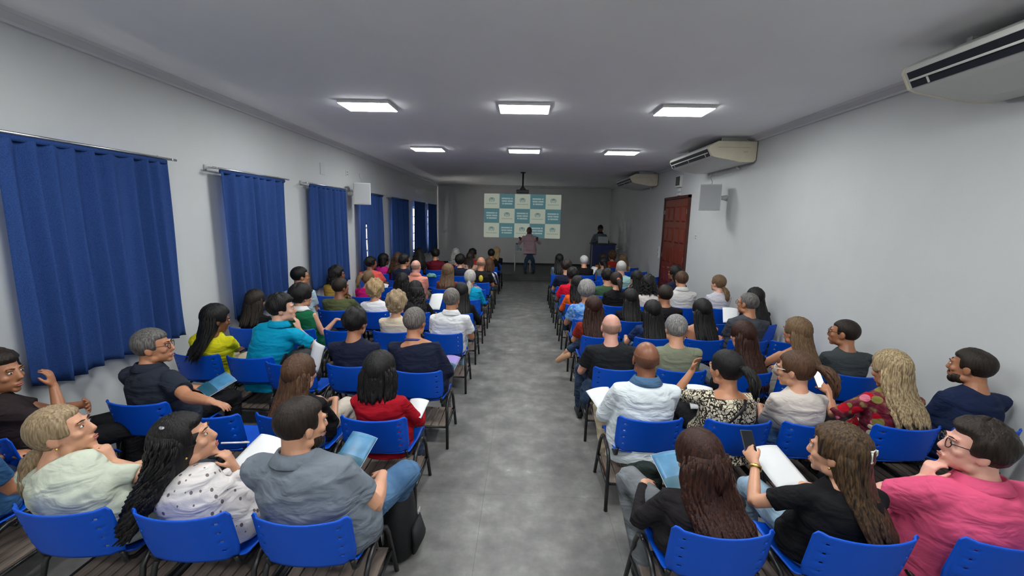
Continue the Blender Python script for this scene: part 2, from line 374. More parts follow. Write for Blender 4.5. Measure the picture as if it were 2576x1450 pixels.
# ceiling panels (lamps)
M_led = bpy.data.materials.new('led_diffuser'); M_led.use_nodes = True
bb = M_led.node_tree.nodes['Principled BSDF']; bb.inputs['Base Color'].default_value = (.9, .9, .9, 1); bb.inputs['Emission Color'].default_value = (.97, 1, .99, 1); bb.inputs['Emission Strength'].default_value = PANEL_STRENGTH
lamp0 = None
names = {0: 'leftmost', 1: 'middle', 2: 'rightmost'}
for r_, y in enumerate((-1.05, 2.2, 5.46, 8.76)):
    for c_, x in enumerate((-1.91, -.03, 1.855)):
        if lamp0 is None:
            lamp = empty('ceiling_light'); lamp0 = lamp
            b = MB(); b.box((0, 0, .014), (.60, .405, .034)); bevel(b.obj('housing', M_white, lamp, False), .004)
            b = MB(); b.box((0, 0, -.003), (.585, .390, .012)); bevel(b.obj('diffuser', M_led, lamp, False), .003)
        else: lamp = copy_tree(lamp0)
        lamp.location = (x, y, ZC-.032)
        tag(lamp, {2: f'{names[c_]} lit white ceiling panel of the nearer visible row', 3: f'{names[c_]} lit white ceiling panel of the farther row'}.get(r_, f'{names[c_]} lit ceiling panel {"above" if r_ else "behind"} the photographer, out of the photo'), 'ceiling light', 'LED ceiling panels')

# air conditioners
M_ac = plain('aged_beige_plastic', srgb(216, 209, 184), .45, var=.05, vscale=6)
M_acw = plain('pale_plastic', srgb(206, 206, 200), .45)
def aircon(y0, y1, label):
    L = y1-y0; root = empty('air_conditioner', (XR, (y0+y1)/2, 3.06))
    prof = [(-.012, .31), (-.60, .31), (-.745, .235), (-.755, .20), (-.69, .085), (-.63, .065), (-.26, .0), (-.05, .0), (-.012, .035)]
    b = MB(); k = len(prof)
    V = [(x, y, z) for y in (-L/2+.03, L/2-.03) for x, z in prof]
    b.add(V, [(i, k+i, k+(i+1) % k, (i+1) % k) for i in range(k)]+[tuple(range(k)), tuple(range(2*k-1, k-1, -1))]); bevel(b.obj('casing', M_acw, root, False), .006)
    for s_ in (-1, 1):
        cap = MB(); P = [(x*1.0, z) for x, z in prof]; cx = np.mean([p[0] for p in P]); cz = np.mean([p[1] for p in P])
        V = [(cx+(x-cx)*q, s_*(L/2-.03+d), cz+(z-cz)*q) for d, q in ((0, 1.02), (.03, .985)) for x, z in P]
        F = [(i, k+i, k+(i+1) % k, (i+1) % k) for i in range(k)]+[tuple(range(k)), tuple(range(2*k-1, k-1, -1))]
        cap.add(V, F); e = cap.obj('end_panel', M_ac, root, False); bevel(e, .006)
        boxobj('seam', (-.36, s_*(L/2+.0005), .215), (.5, .002, .004), plain('seam_shadow', srgb(150, 144, 124), .6), e)
        for q in range(4): boxobj('emblem_mark', (-.21+.016*q, s_*(L/2+.0008), .15), (.008, .002, .02), plain('emblem_grey', srgb(176, 170, 150), .5), e)
    # outlet on the slanted nose
    a = np.array([-.755, .20]); c = np.array([-.69, .085]); d = (c-a)/np.linalg.norm(c-a); nn = np.array([-d[1]*-1, d[0]*-1]); nn = np.array([d[1], -d[0]]);
    if nn[0] > 0: nn = -nn
    ang = math.atan2(d[1], d[0]); R = Euler((0, -ang, 0)).to_matrix()
    mid = (a+c)/2
    boxobj('outlet', (mid[0]+nn[0]*.001, 0, mid[1]+nn[1]*.001), (.118, L-.12, .012), M_dark, root, R=R)
    a2 = np.array([-.60, .31]); c2 = np.array([-.745, .235])
    for q, off in (('louver', .012), ):
        boxobj(q, (mid[0]+nn[0]*.014, 0, mid[1]+nn[1]*.014), (.016, L-.14, .008), M_acw, root, .003, R)
    nvn = 3
    vb = MB(); vb.box((0, 0, 0), (.05, .01, .012), R); vm = vb.mesh('vane', M_acw, False)
    for q in range(nvn):
        o = link('vane', vm, root); o.location = (mid[0]+d[0]*.03+nn[0]*.008, -L/2+.2+(L-.4)*q/(nvn-1), mid[1]+d[1]*.03+nn[1]*.008)
    for s_ in (-1, 1): boxobj('mounting_bracket', (-.25, s_*(L/2-.2), .35), (.45, .04, .085), M_acw, root)
    b = MB(); b.loft([(-.08, -L/2+.5, .0), (-.05, -L/2+.5, -.03), (-.02, -L/2+.5, -.04)], [.015]*3, 8, (0, 1, 0)); b.obj('drain_pipe', M_acw, root)
    tag(root, label, 'air conditioner', 'wall-hung air conditioners')
aircon(1.72, 3.56, 'nearest beige air conditioner cut by the top right corner of the photo')
aircon(7.0, 8.82, 'beige air conditioner under ceiling above the white loudspeaker and door')
aircon(11.97, 13.75, 'farthest small beige air conditioner near the back wall')

# loudspeakers
def loudspeaker(loc, rz, d, label):
    t = empty('loudspeaker', loc, rz)
    M_sp = plain('speaker_white', srgb(205, 206, 206), .5)
    b = MB(); w, dp, h = d
    V = [(-w/2, 0, -h/2), (w/2, 0, -h/2), (w/2*.62, dp, -h/2), (-w/2*.62, dp, -h/2)]
    V += [(x, y, h/2) for x, y, z in V]
    b.add(V, [(3, 2, 1, 0), (4, 5, 6, 7), (0, 1, 5, 4), (1, 2, 6, 5), (2, 3, 7, 6), (3, 0, 4, 7)]); bevel(b.obj('cabinet', M_sp, t, False), .008)
    boxobj('grille', (0, -.004, 0), (w-.03, .01, h-.03), plain('speaker_grille', srgb(186, 188, 190), .7, bump=.6, bscale=400), t, .006)
    wx = XL if loc[0] < 0 else XR; v = np.array(Matrix.Rotation(-rz, 3, 'Z'))@np.array((wx-loc[0], .12, 0))
    b = MB(); b.loft([(0, dp*.7, 0), v*.6+np.array((0, dp*.2, 0)), v], [.03, .03, .05], 10, (0, 0, 1)); b.obj('bracket', M_white, t)
    c = MB(); c.loft([(.03, dp+.03, h/2), (.035, dp+.06, h/2+.06), (.0, dp+.08, h/2+.14), (.0, dp+.09, h/2+.2)], [.006]*4, 6, (1, 0, 0)); c.obj('cable', plain('speaker_cable', srgb(150, 150, 150), .6), t)
    tag(t, label, 'loudspeaker', 'wall loudspeakers')
loudspeaker((-3.27, 8.83, 2.55), math.radians(28), (.34, .22, .43), 'white loudspeaker on the left wall between two blue curtains')
loudspeaker((3.22, 7.78, 2.56), math.radians(-18), (.36, .22, .45), 'white loudspeaker on the right wall below an air conditioner')

# small wall fittings
def plate(loc, d, label, cat='switch', m=None, btn=True, name='wall_switch'):
    t = empty(name, loc)
    bevel(boxobj('plate', (0, 0, 0), d, m or M_white, t), .003)
    if btn:
        for k in (-1, 1): boxobj('rocker', (-.012 if loc[0] > 0 else .012, 0, k*d[2]*.2), (.01, d[1]*.5, d[2]*.25), plain('switch_grey', (.4, .4, .4), .5), t)
    tag(t, label, cat)
plate((XL+.006, 4.55, .62), (.012, .09, .13), 'white wall socket low on left wall behind the navy shirt man', 'socket', None, True, 'wall_socket')
plate((XR-.006, 9.1, 1.82), (.012, .08, .12), 'small white light switch on right wall beside the wooden door')
plate((XR-.008, 11.5, 1.33), (.016, .09, .3), 'narrow white switch plate beyond the wooden door')
plate((XL+.006, 7.82, 2.92), (.012, .16, .2), 'plain white cover plate on left wall above curtain', 'cover plate', plain('plate_grey', (.56, .57, .57), .6), False, 'cover_plate')
plate((XL+.006, 8.9, 2.95), (.012, .09, .12), 'small white socket with cable above left loudspeaker', 'socket', None, True, 'wall_socket')
t = empty('emergency_light', (XR-.03, 10.3, 2.95))
bevel(boxobj('housing', (0, 0, .09), (.06, .3, .26), M_white, t), .006); boxobj('lens', (-.032, 0, .1), (.008, .25, .2), plain('smoked_lens', (.06, .06, .065), .2), t)
boxobj('socket_box', (.01, 0, -.1), (.04, .1, .07), M_white, t); tag(t, 'grey emergency light box on right wall above the wooden door', 'emergency light')
boxobj('door_contact', (.012, 0, -.2), (.035, .16, .05), M_white, t)

# projector hanging from the ceiling
t = empty('projector', (-.06, 12.99, ZC))
b = MB(); b.loft([(0, 0, 0), (0, 0, -.42)], [.025, .025], 12, (1, 0, 0)); b.obj('pole', M_black, t)
b = MB(); b.loft([(0, 0, 0), (0, 0, -.012), (0, 0, -.03)], [.08, .08, .04], 16, (1, 0, 0)); b.obj('ceiling_flange', M_black, t)
b = MB(); b.loft([(0, 0, -.4), (0, 0, -.5)], [.03, .10], 8, (1, 0, 0)); b.obj('cage', plain('projector_cage', srgb(70, 72, 78), .5), t)
b = MB(); b.box((0, 0, -.55), (.36, .30, .1)); bevel(b.obj('body', plain('projector_body', srgb(34, 35, 44), .4), t, False), .02)
b = MB(); b.loft([(.08, .14, -.55), (.08, .19, -.55)], [.035, .03], 14, (1, 0, 0)); b.obj('lens', M_dark, t)
b = MB()
for q in range(5): b.box((-.1+.05*q, -.151, -.55), (.03, .004, .05))
vent = b.obj('vent', M_dark, t, False); vent['kind'] = 'stuff'
tag(t, 'dark ceiling projector hanging on a pole above the aisle', 'projector')

# projected slide on the back wall: 5 x 3 chequer of crest cells and lettered cells
def glow(name, c, s):
    return plain(name, tuple(x*.4 for x in c), .8, emit=c, estr=s)
SLIDE = .30
M_s1 = glow('slide_pale', srgb(222, 232, 214), SLIDE); M_s2 = glow('slide_teal', srgb(112, 160, 168), SLIDE); M_s3 = glow('slide_text', srgb(205, 228, 226), SLIDE); M_s4 = glow('slide_crest', srgb(124, 160, 160), SLIDE); M_s5 = glow('slide_caption', srgb(168, 186, 172), SLIDE)
sl = empty('projected_slide', (-.08, YB-.004, 1.325)); sw, sh = 3.17, 1.785; cw, ch_ = sw/5, sh/3
for r_ in range(3):
    for c_ in range(5):
        x = -sw/2+(c_+.5)*cw; z = sh-(r_+.5)*ch_; pale = (r_+c_) % 2 == 0
        cell = boxobj('slide_cell', (x, 0, z), (cw, .004, ch_), M_s1 if pale else M_s2, sl)
        if pale:
            b = MB(); y = -.0035       # crest: shield with a banded top, flanked by two curved sprays
            sh_ = [(-.06, .08), (-.06, .0), (-.035, -.05), (0, -.085), (.035, -.05), (.06, .0), (.06, .08), (.03, .095), (0, .085), (-.03, .095)]
            inn = [(p*.62, q*.62-.012) for p, q in sh_]
            V = [(x+p, y, z+.05+q) for p, q in sh_]+[(x+p, y, z+.05+q) for p, q in inn]; k = len(sh_)
            b.add(V, [(i, k+i, k+(i+1) % k, (i+1) % k) for i in range(k)])
            b.box((x, y, z+.065), (.11, .001, .02)); b.box((x, y, z+.1), (.07, .001, .03))
            for s_ in (-1, 1):
                A = np.linspace(-.9, .7, 7)
                V = []
                for a_ in A: V += [(x+s_*.115*math.cos(a_), y, z+.055+.115*math.sin(a_)), (x+s_*.088*math.cos(a_), y, z+.055+.1*math.sin(a_))]
                b.add(V, [(2*i, 2*i+1, 2*i+3, 2*i+2) for i in range(6)])
            b.obj('crest', M_s4, cell, False)
            b = MB()
            for q in range(9): b.box((x-.21+q*.052, -.0035, z-.115), (.04, .001, .03))
            cap = b.obj('caption', M_s5, cell, False); cap['kind'] = 'stuff'
        else:
            for q, words in enumerate(((10, 2), (6, 6), (2, 9))):
                b = MB(); tot = sum(words)+.6; u = cw*.78/13.6; xx = x-u*tot/2*(1 if q == 0 else .98)
                for w_ in words:
                    for i in range(w_): b.box((xx+u*(i+.5), -.0035, z+.11-.105*q), (u*.86, .001, .062))
                    xx += u*(w_+.6)
                ln = b.obj('lettering_line', M_s3, cell, False); ln['kind'] = 'stuff'
tag(sl, 'projected slide of teal and white squares with crests on back wall', 'projection')

# podium, laptop, table, jug
M_pod = plain('podium_blue', srgb(16, 34, 92), .5, var=.1, vscale=5)
M_podt = plain('podium_trim', srgb(120, 128, 120), .4)
PX, PY = 2.86, 15.75
t = empty('podium', (PX, PY, SZ))
b = MB(); b.box((0, 0, .53), (.82, .46, 1.06)); bevel(b.obj('body', M_pod, t, False), .006)
b = MB(); b.box((0, 0, 1.085), (.88, .52, .045)); bevel(b.obj('top', plain('podium_top', srgb(22, 30, 60), .4), t, False), .006)
for s_ in (-1, 1): boxobj('corner_trim', (s_*.42, -.232, .53), (.035, .012, 1.06), M_podt, t)
boxobj('plinth', (0, 0, .03), (.86, .5, .06), M_podt, t)
tag(t, 'dark blue podium with pale edges at the right of the stage', 'podium')
t = empty('laptop', (PX-.03, PY-.03, SZ+1.1085))
bevel(boxobj('base', (0, .0, .008), (.36, .25, .016), plain('laptop_silver', srgb(150, 156, 158), .35, metal=.3), t), .004)
lid = boxobj('lid', (0, -.15, .125), (.36, .012, .24), plain('laptop_silver', (0, 0, 0)), t, .004, Euler((math.radians(-12), 0, 0)).to_matrix())
boxobj('logo_disc', (0, -.159, .13), (.03, .002, .03), M_podt, lid)
tag(t, 'open silver laptop seen from behind on the podium', 'laptop')
t = empty('side_table', (-.02, 15.95, SZ))
b = MB(); b.box((0, 0, .745), (.62, .5, .03)); bevel(b.obj('tabletop', plain('table_white', srgb(190, 195, 192), .4), t, False), .005)
for sx in (-1, 1):
    for sy in (-1, 1):
        b = MB(); b.loft([(sx*.28, sy*.22, 0), (sx*.28, sy*.22, .73)], [.018, .018], 8, (1, 0, 0)); b.obj('leg', plain('table_leg_white', srgb(200, 204, 200), .4), t)
tag(t, 'small white table on the stage beside the speaker', 'table')
t = empty('water_jug', (-.24, 15.9, SZ+.76))
M_wat = plain('clear_plastic', srgb(150, 175, 180), .1); 
b = MB(); b.loft([(0, 0, 0), (0, 0, .02), (0, 0, .16), (0, 0, .2), (0, 0, .235)], [.05, .06, .058, .04, .035], 16, (1, 0, 0)); b.obj('body', M_wat, t)
b = MB(); b.loft([(0, 0, .235), (0, 0, .27)], [.04, .036], 14, (1, 0, 0)); b.obj('lid', plain('jug_lid', srgb(30, 36, 46), .4), t)
b = MB(); b.loft([(.05, 0, .05), (.1, 0, .07), (.1, 0, .15), (.05, 0, .18)], [.008]*4, 8, (0, 1, 0)); b.obj('handle', M_wat, t)
tag(t, 'clear water jug with dark lid on the small stage table', 'jug')
b = MB(); b.loft([(0, 0, 0), (0, 0, .09)], [.028, .036], 14, (1, 0, 0)); g = b.obj('drinking_glass', M_wat); g.location = (-.1, 15.88, SZ+.76); tag(g, 'clear drinking glass beside the jug on the stage table', 'glass')
t = empty('microphone_stand', (3.42, 16.2, SZ))
b = MB(); b.loft([(0, 0, 0), (0, 0, .015), (0, 0, .03)], [.11, .11, .02], 16, (1, 0, 0)); b.obj('base', M_podt, t)
b = MB(); b.loft([(0, 0, .02), (0, 0, .78)], [.011, .011], 8, (1, 0, 0)); b.obj('pole', M_podt, t)
tag(t, 'thin pale stand between the podium and the right wall', 'stand')
# ------------------------------------------------------------------ chairs
M_blue = plain('blue_plastic', srgb(0, 82, 205), .42, bump=.06, bscale=300, spec=.4)
M_slat = plain('grey_wood_slat', srgb(124, 110, 100), .7, var=.25, vscale=12, stretch=(6, .6, 6))
LROW = [1.81, 2.80, 3.82, 5.0, 6.07, 7.15, 8.16, 9.06, 10.03, 11.02, 12.05, 13.0]
RROW = [1.83, 2.93, 3.95, 5.04, 5.9, 6.94, 7.82, 8.78, 9.77, 10.7, 11.74, 12.7]
APPLY = []
def make_chair():
    root = empty('plastic_chair')
    # backrest: curved panel with a stepped flange at each side and a column of slots
    nu, nv = 32, 20; V = []
    for j in range(nv+1):
        t = j/nv
        for i in range(nu+1):
            s = i/nu*2-1
            wd = .230-.018*(1-t)*(t < .25)*(.25-t)/.25
            x = s*wd; z = .50+.285*t
            z += -.012*(1-s*s)*(t > .5)*(t-.5)*2+.012*(1-s*s)*(t < .5)*(.5-t)*2
            y = -.005-.065*t-.052*(1-s*s)+(.016 if abs(s) > .86 else 0)
            if abs(s) > .97: z -= .02*max(0, (t-.85)/.15)**2; 
            V.append((x, y, z))
    F = []
    for j in range(nv):
        for i in range(nu):
            hole = i in (3, nu-4) and j in (4, 8, 12, 16)
            if not hole: F.append((j*(nu+1)+i, j*(nu+1)+i+1, (j+1)*(nu+1)+i+1, (j+1)*(nu+1)+i))
    b = MB(); b.add(V, F); br = b.obj('backrest', M_blue, root); solid(br, .007); APPLY.append(br)
    # seat: dished shell with rolled front edge
    nu, nv = 20, 20; V = []
    for j in range(nv+1):
        t = j/nv
        for i in range(nu+1):
            s = i/nu*2-1
            w = .205+.025*min(1, t*2)
            x = s*w; y = .045+.42*t
            z = .432+.02*t+.022*abs(s)**3-.014*(1-s*s)*math.sin(math.pi*min(1, t*1.1))
            if t > .86: z -= .05*((t-.86)/.14)**2
            if t < .1: z += .02*((.1-t)/.1)**2
            V.append((x, y, z))
    F = [(j*(nu+1)+i, j*(nu+1)+i+1, (j+1)*(nu+1)+i+1, (j+1)*(nu+1)+i) for j in range(nv) for i in range(nu)]
    b = MB(); b.add(V, F); se = b.obj('seat', M_blue, root); solid(se, .007); APPLY.append(se)
    for s in (-1, 1):
        b = MB(); P = [(s*.262, 0, 0), (s*.256, .025, .28), (s*.25, .05, .385), (s*.25, .1, .432), (s*.25, .17, .452), (s*.25, .24, .456)]
        b.loft(P, [.014]*6, 8, (1, 0, 0)); b.obj('leg', M_black, root)
        b = MB(); P = [(s*.25, .23, .456), (s*.25, .30, .445), (s*.25, .35, .41), (s*.253, .39, .34), (s*.262, .5, 0)]
        b.loft(P, [.014]*5, 8, (1, 0, 0)); b.obj('leg', M_black, root)
        b = MB(); b.loft([(s*.257, .02, .2), (s*.257, .44, .2)], [.010, .010], 8, (1, 0, 0)); b.obj('rail', M_black, root)
        b = MB(); b.loft([(s*.205, .2, .425), (s*.205, .06, .425), (s*.205, .02, .45), (s*.205, -.002, .505)], [.012]*4, 8, (1, 0, 0)); b.obj('back_support', M_black, root)
    b = MB(); b.loft([(-.25, .03, .20), (.25, .03, .20)], [.010, .010], 8, (0, 0, 1)); b.obj('rail', M_black, root)
    b = MB(); b.loft([(-.25, .43, .20), (.25, .43, .20)], [.010, .010], 8, (0, 0, 1)); b.obj('rail', M_black, root)
    b = MB(); b.loft([(-.25, .2, .42), (.25, .2, .42)], [.012, .012], 8, (0, 0, 1)); b.obj('seat_bar', M_black, root)
    sb = MB(); sb.box((0, .23, .206), (.058, .4, .014)); sm = sb.mesh('rack_slat', M_slat, False)
    for q in range(7): o = link('rack_slat', sm, root); o.location = (-.207+.069*q, 0, 0)
    return root
CH0 = make_chair()
for o in APPLY:          # bake the shell thickness so that every chair shares one mesh
    dg = bpy.context.evaluated_depsgraph_get(); me = bpy.data.meshes.new_from_object(o.evaluated_get(dg)); o.modifiers.clear(); o.data = me
ch_used = [False]
def chair(x, y, label, rz=0):
    if not ch_used[0]: c = CH0; ch_used[0] = True
    else: c = copy_tree(CH0)
    c.location = (x, y, 0); c.rotation_euler = (0, 0, math.radians(rz))
    tag(c, label, 'chair', 'blue plastic chairs in rows'); return c

# ------------------------------------------------------------------ people
LOD = {0: (.0064, .011, 5), 1: (.0088, .014, 4), 2: (.0125, .018, 3), 3: (.016, .021, 2)}
TEXW = bpy.data.textures.new('cloth_folds', 'CLOUDS'); TEXW.noise_scale = .11; TEXW.noise_depth = 1
def remesh(o, vox, it, fold=0, dec=0):
    m = o.modifiers.new('remesh', 'REMESH'); m.mode = 'VOXEL'; m.voxel_size = vox; m.use_smooth_shade = True
    s = o.modifiers.new('smooth', 'SMOOTH'); s.factor = .5; s.iterations = it
    if dec:
        q = o.modifiers.new('decimate', 'DECIMATE'); q.ratio = dec
    if fold:
        d = o.modifiers.new('folds', 'DISPLACE'); d.texture = TEXW; d.strength = fold; d.mid_level = .5; d.texture_coords = 'LOCAL'
HS = 1.13                                                     # head size
def rot(yaw, pitch=0, roll=0):
    return np.array((Matrix.Rotation(math.radians(yaw), 3, 'Z')@Matrix.Rotation(math.radians(pitch), 3, 'X')@Matrix.Rotation(math.radians(roll), 3, 'Y')))
def nrm(v): v = np.asarray(v, float); return v/(np.linalg.norm(v)+1e-9)
def ik(S, T, a, b, hint):
    d = T-S; L = np.linalg.norm(d); mx = (a+b)*.985
    if L > mx: T = S+d*mx/L; d = T-S; L = mx
    if L < abs(a-b)+.02: L = abs(a-b)+.02
    c = (a*a-b*b+L*L)/(2*L); h = math.sqrt(max(0, a*a-c*c)); n = d/np.linalg.norm(d)
    p = np.array(hint, float); p = p-n*(p@n); p = nrm(p)
    return S+n*c+p*h, T
def hand(mb, W, d, nrml, side, curl=.5, s=1.0):
    """palm and five fingers: W wrist, d pointing direction, nrml out of the back of the hand, side +1 right / -1 left"""
    d = nrm(d); nrml = np.asarray(nrml, float); nrml = nrm(nrml-d*(nrml@d)); lat = np.cross(d, nrml)*side   # lat points to the thumb side
    lat = -lat
    mb.loft([W-d*.02*s, W+d*.02*s, W+d*.055*s, W+d*.092*s], np.array([(.026, .02), (.034, .018), (.042, .0155), (.040, .012)])*s, 12, lat)
    Ls = (.062, .072, .068, .052)
    for k, L in enumerate(Ls):
        o = (1.5-k)*.0225
        P = [W+d*.082*s+lat*o*s]; a = -.1; dd = nrm(d+lat*o*3.2)
        for q, sg in enumerate((.42, .34, .30)):
            a += curl*(.55, .75, .5)[q]
            P.append(P[-1]+(dd*math.cos(a)-nrml*math.sin(a))*L*1.1*sg*s)
        mb.loft(P, np.array([.0098, .0092, .0086, .0066])*s, 8, lat)
    P = [W+d*.018*s+lat*.02*s, W+d*.045*s+lat*.047*s-nrml*.008*s, W+d*.075*s+lat*.056*s-nrml*.02*s*curl*2, W+d*.098*s+lat*.052*s-nrml*.03*s*curl*2]
    mb.loft(P, np.array([.014, .0125, .011, .008])*s, 8, nrml)

def head_parts(mb, C, R, female, lod):
    def T(p): return C+HS*(R@np.array(p, float))
    E_ = lambda c, r, RR=None, nu=20, nv=14: mb.ell(T(c), np.array(r)*HS, R if RR is None else R@RR, nu, nv)
    E_((0, -.016, .028), (.0765, .098, .090), None, 28, 18)
    E_((0, .016, -.01), (.066, .078, .09), None, 24, 16)
    j = .054 if female else .060
    E_((0, .034, -.052), (j, .056, .060))
    E_((0, .072, -.096), (.024, .02, .018))                   # chin
    for s in (-1, 1):
        E_((s*.042, .062, -.022), (.022, .022, .02))          # cheek
        E_((s*.050, .008, -.072), (.018, .03, .024))          # jaw angle
        E_((s*.030, .084, .028), (.024, .012, .009))          # brow
        RR = rot(s*18, -8)
        E_((s*.079, -.006, -.008), (.009, .022, .033), RR, 12, 8); E_((s*.076, -.002, -.03), (.008, .012, .014), RR, 10, 8)
    P = [T((0, .086, .020)), T((0, .096, -.004)), T((0, .106, -.027)), T((0, .094, -.040))]
    mb.loft(P, np.array([(.010, .01), (.0115, .012), (.0165, .013), (.014, .008)])*HS, 10, R[:, 0])
    E_((0, .090, -.062), (.024, .012, .007)); E_((0, .089, -.074), (.021, .012, .007))
def hair_cap(mb, C, R, thick=.014, hl=.066, nape=-.058, side_y=.03, rough=.004, nu=40, nv=24, ring=None, lump=0, seed=0, crown=0, fade=0):
    """shell that emerges from the skull where hair grows; ring=z: only below that height (bald crown)"""
    rr = np.random.default_rng(seed); c0 = np.array((0, -.016, .028)); r0 = np.array((.0765, .098, .090))
    ph = rr.uniform(0, 6, 6); V = []; F = []
    for j in range(nv+1):
        v = math.pi*j/nv
        for i in range(nu):
            u = 2*math.pi*i/nu
            dr = np.array((math.sin(v)*math.cos(u), math.sin(v)*math.sin(u), math.cos(v)))
            p = c0+r0*dr
            m = 1.0
            front = np.clip((p[1]-side_y)/.014, 0, 1)*np.clip((hl-p[2])/.012, 0, 1)
            m *= 1-front
            ear = np.clip((p[1]+.03)/.012, 0, 1)*np.clip((-.004-p[2])/.01, 0, 1); m *= 1-ear
            m *= np.clip((p[2]-nape)/.012, 0, 1)
            if ring is not None: m *= np.clip((ring-p[2])/.012, 0, 1)
            if crown: m *= 1-crown*np.exp(-((p[0]/.03)**2+((p[1]+.05)/.035)**2))*(p[2] > 0)
            n = math.sin(9*u+ph[0]+3*v)*math.sin(7*v+ph[1])*.5+math.sin(17*u+ph[2])*math.sin(13*v+ph[3])*.5
            t = thick+rough*n+lump*(math.sin(5*u+ph[4])*math.sin(6*v+ph[5]))
            t *= 1+.35*max(0, dr[2])
            if fade: t *= .22+.78*np.clip((p[2]+.065)/.085, 0, 1)
            k = t*m-.010*(1-m)
            V.append(C+HS*(R@(p+dr*k)))
    for j in range(nv):
        for i in range(nu):
            q = (i+1) % nu; F.append((j*nu+i, (j+1)*nu+i, (j+1)*nu+q, j*nu+q))
    mb.add(V, F)
def hang(mb, C, yaw, L, width=1.0, wave=0, curl=0, locks=40, seed=0, back=0, n0=.06, spread=1.0, front=0, thick=1.0):
    """hair hanging from the crown over neck and back (C head centre), with separate locks over the mass"""
    rr = np.random.default_rng(seed); R = rot(yaw)
    sec = [(.065, -.03, .074, .078), (.0, -.038, .088, .076), (-.07, -.056, .092, .064), (-.14, -.088, .096, .05), (-.21, -.125, .10, .045), (-.30, -.165, .102, .040), (-.40, -.185, .098, .036), (-.52, -.195, .09, .03)]
    sec = [(z*HS, (y-(back+.16)*max(0, -z-.12))*HS, rx*HS*width*(1+(spread-1)*max(0, -z)*3), ry*HS*thick) for z, y, rx, ry in sec]
    zs = [s[0] for s in sec]
    def at(z):
        q = np.array(sec); o = np.argsort(q[:, 0]); return [np.interp(z, q[o, 0], q[o, k]) for k in (1, 2, 3)]
    zz = np.linspace(n0*HS, -L, 9); P = []; Rd = []
    for i, z in enumerate(zz):
        y, rx, ry = at(z); t = i/8
        e = 1 if t < .75 else 1-(t-.75)*2.2
        P.append(C+R@np.array((0, y, z))); Rd.append((rx*e, ry*e*(1 if t < .8 else .8)))
    mb.loft(P, Rd, 20, R[:, 0])
    for k in range(locks):
        a = rr.uniform(math.pi*.98, 2.02*math.pi) if not front else rr.uniform(math.pi*.93, 2.07*math.pi)
        zl = -L*rr.uniform(.78, 1.06); z0 = rr.uniform(.0, n0)*HS; m = 9 if not curl else 16; Q = []; RR = []
        ph = rr.uniform(0, 6.28); rad = rr.uniform(.007, .012)*(1 if not curl else .8)
        for i in range(m):
            t = i/(m-1); z = z0+(zl-z0)*t; y, rx, ry = at(z)
            w = wave*math.sin(t*9+ph)*t; cx, cy = 0, 0
            if curl: cx = curl*math.sin(t*22+ph)*min(1, t*3); cy = curl*math.cos(t*22+ph)*min(1, t*3)
            g = .97+(.05*rr.uniform(-1, 1))
            Q.append(C+R@np.array((rx*g*math.cos(a)+w+cx, y+ry*g*math.sin(a)*1.02+cy, z))); RR.append(rad*(.5+1.1*math.sin(math.pi*min(1, .15+t*.8))))
        RR[-1] = .002; mb.loft(Q, np.stack([np.array(RR)*1.5, np.array(RR)*.7], 1), 6, R[:, 0])
def tail(mb, A, dirs, L, r=.03, locks=14, seed=0, wave=.01):
    """gathered ponytail from A bending down along dirs"""
    rr = np.random.default_rng(seed); d = nrm(dirs); n = 8; P = [np.array(A, float)]
    for i in range(1, n):
        t = i/(n-1); dd = nrm(d*(1-t)+np.array((0, -.12, -1))*min(1, t*1.6)); P.append(P[-1]+dd*L/(n-1))
    P = np.array(P); prof = np.array([.55, .95, 1.05, 1, .95, .8, .6, .2])*r
    mb.loft(P, np.stack([prof*1.15, prof*.85], 1), 12, (1, 0, 0))
    for k in range(locks):
        o = nrm(rr.normal(size=3))*r*.8; ph = rr.uniform(0, 6); e = rr.uniform(.9, 1.12)
        Q = [p+o*min(1, .4+i*.2)*(prof[i]/r+.1)+np.array((wave*math.sin(i*1.3+ph), 0, 0)) for i, p in enumerate(P)]
        Q[-1] = Q[-1]+(P[-1]-P[-2])*(e-1)*4
        mb.loft(Q, np.array([.5, .9, 1, 1, .9, .8, .5, .1])*.012, 5, (1, 0, 0))
HAIRC = {'black': ((.005, .0045, .0045), (.015, .0135, .013)), 'dark': ((.011, .008, .006), (.034, .023, .016)), 'brown': ((.045, .022, .012), (.12, .06, .032)), 'redbrown': ((.014, .005, .004), (.06, .02, .011)), 'lightbrown': ((.10, .058, .03), (.24, .15, .08)),
         'blond': ((.24, .15, .07), (.52, .37, .19)), 'ashblond': ((.15, .10, .05), (.55, .42, .24)), 'grey': ((.11, .105, .10), (.36, .35, .34)), 'silver': ((.30, .29, .27), (.62, .60, .56)), 'darkgrey': ((.05, .047, .044), (.19, .18, .17)), 'greyblond': ((.20, .135, .075), (.44, .33, .20)), 'salt': ((.07, .06, .055), (.24, .22, .2)), 'highlights': ((.012, .009, .007), (.13, .07, .03)), 'white': ((.5, .48, .46), (.75, .72, .7)), 'stubblebrown': ((.13, .055, .032), (.16, .068, .04)), 'stubblelight': ((.34, .20, .15), (.40, .24, .18)), 'stubble': ((.06, .035, .025), (.09, .05, .035))}
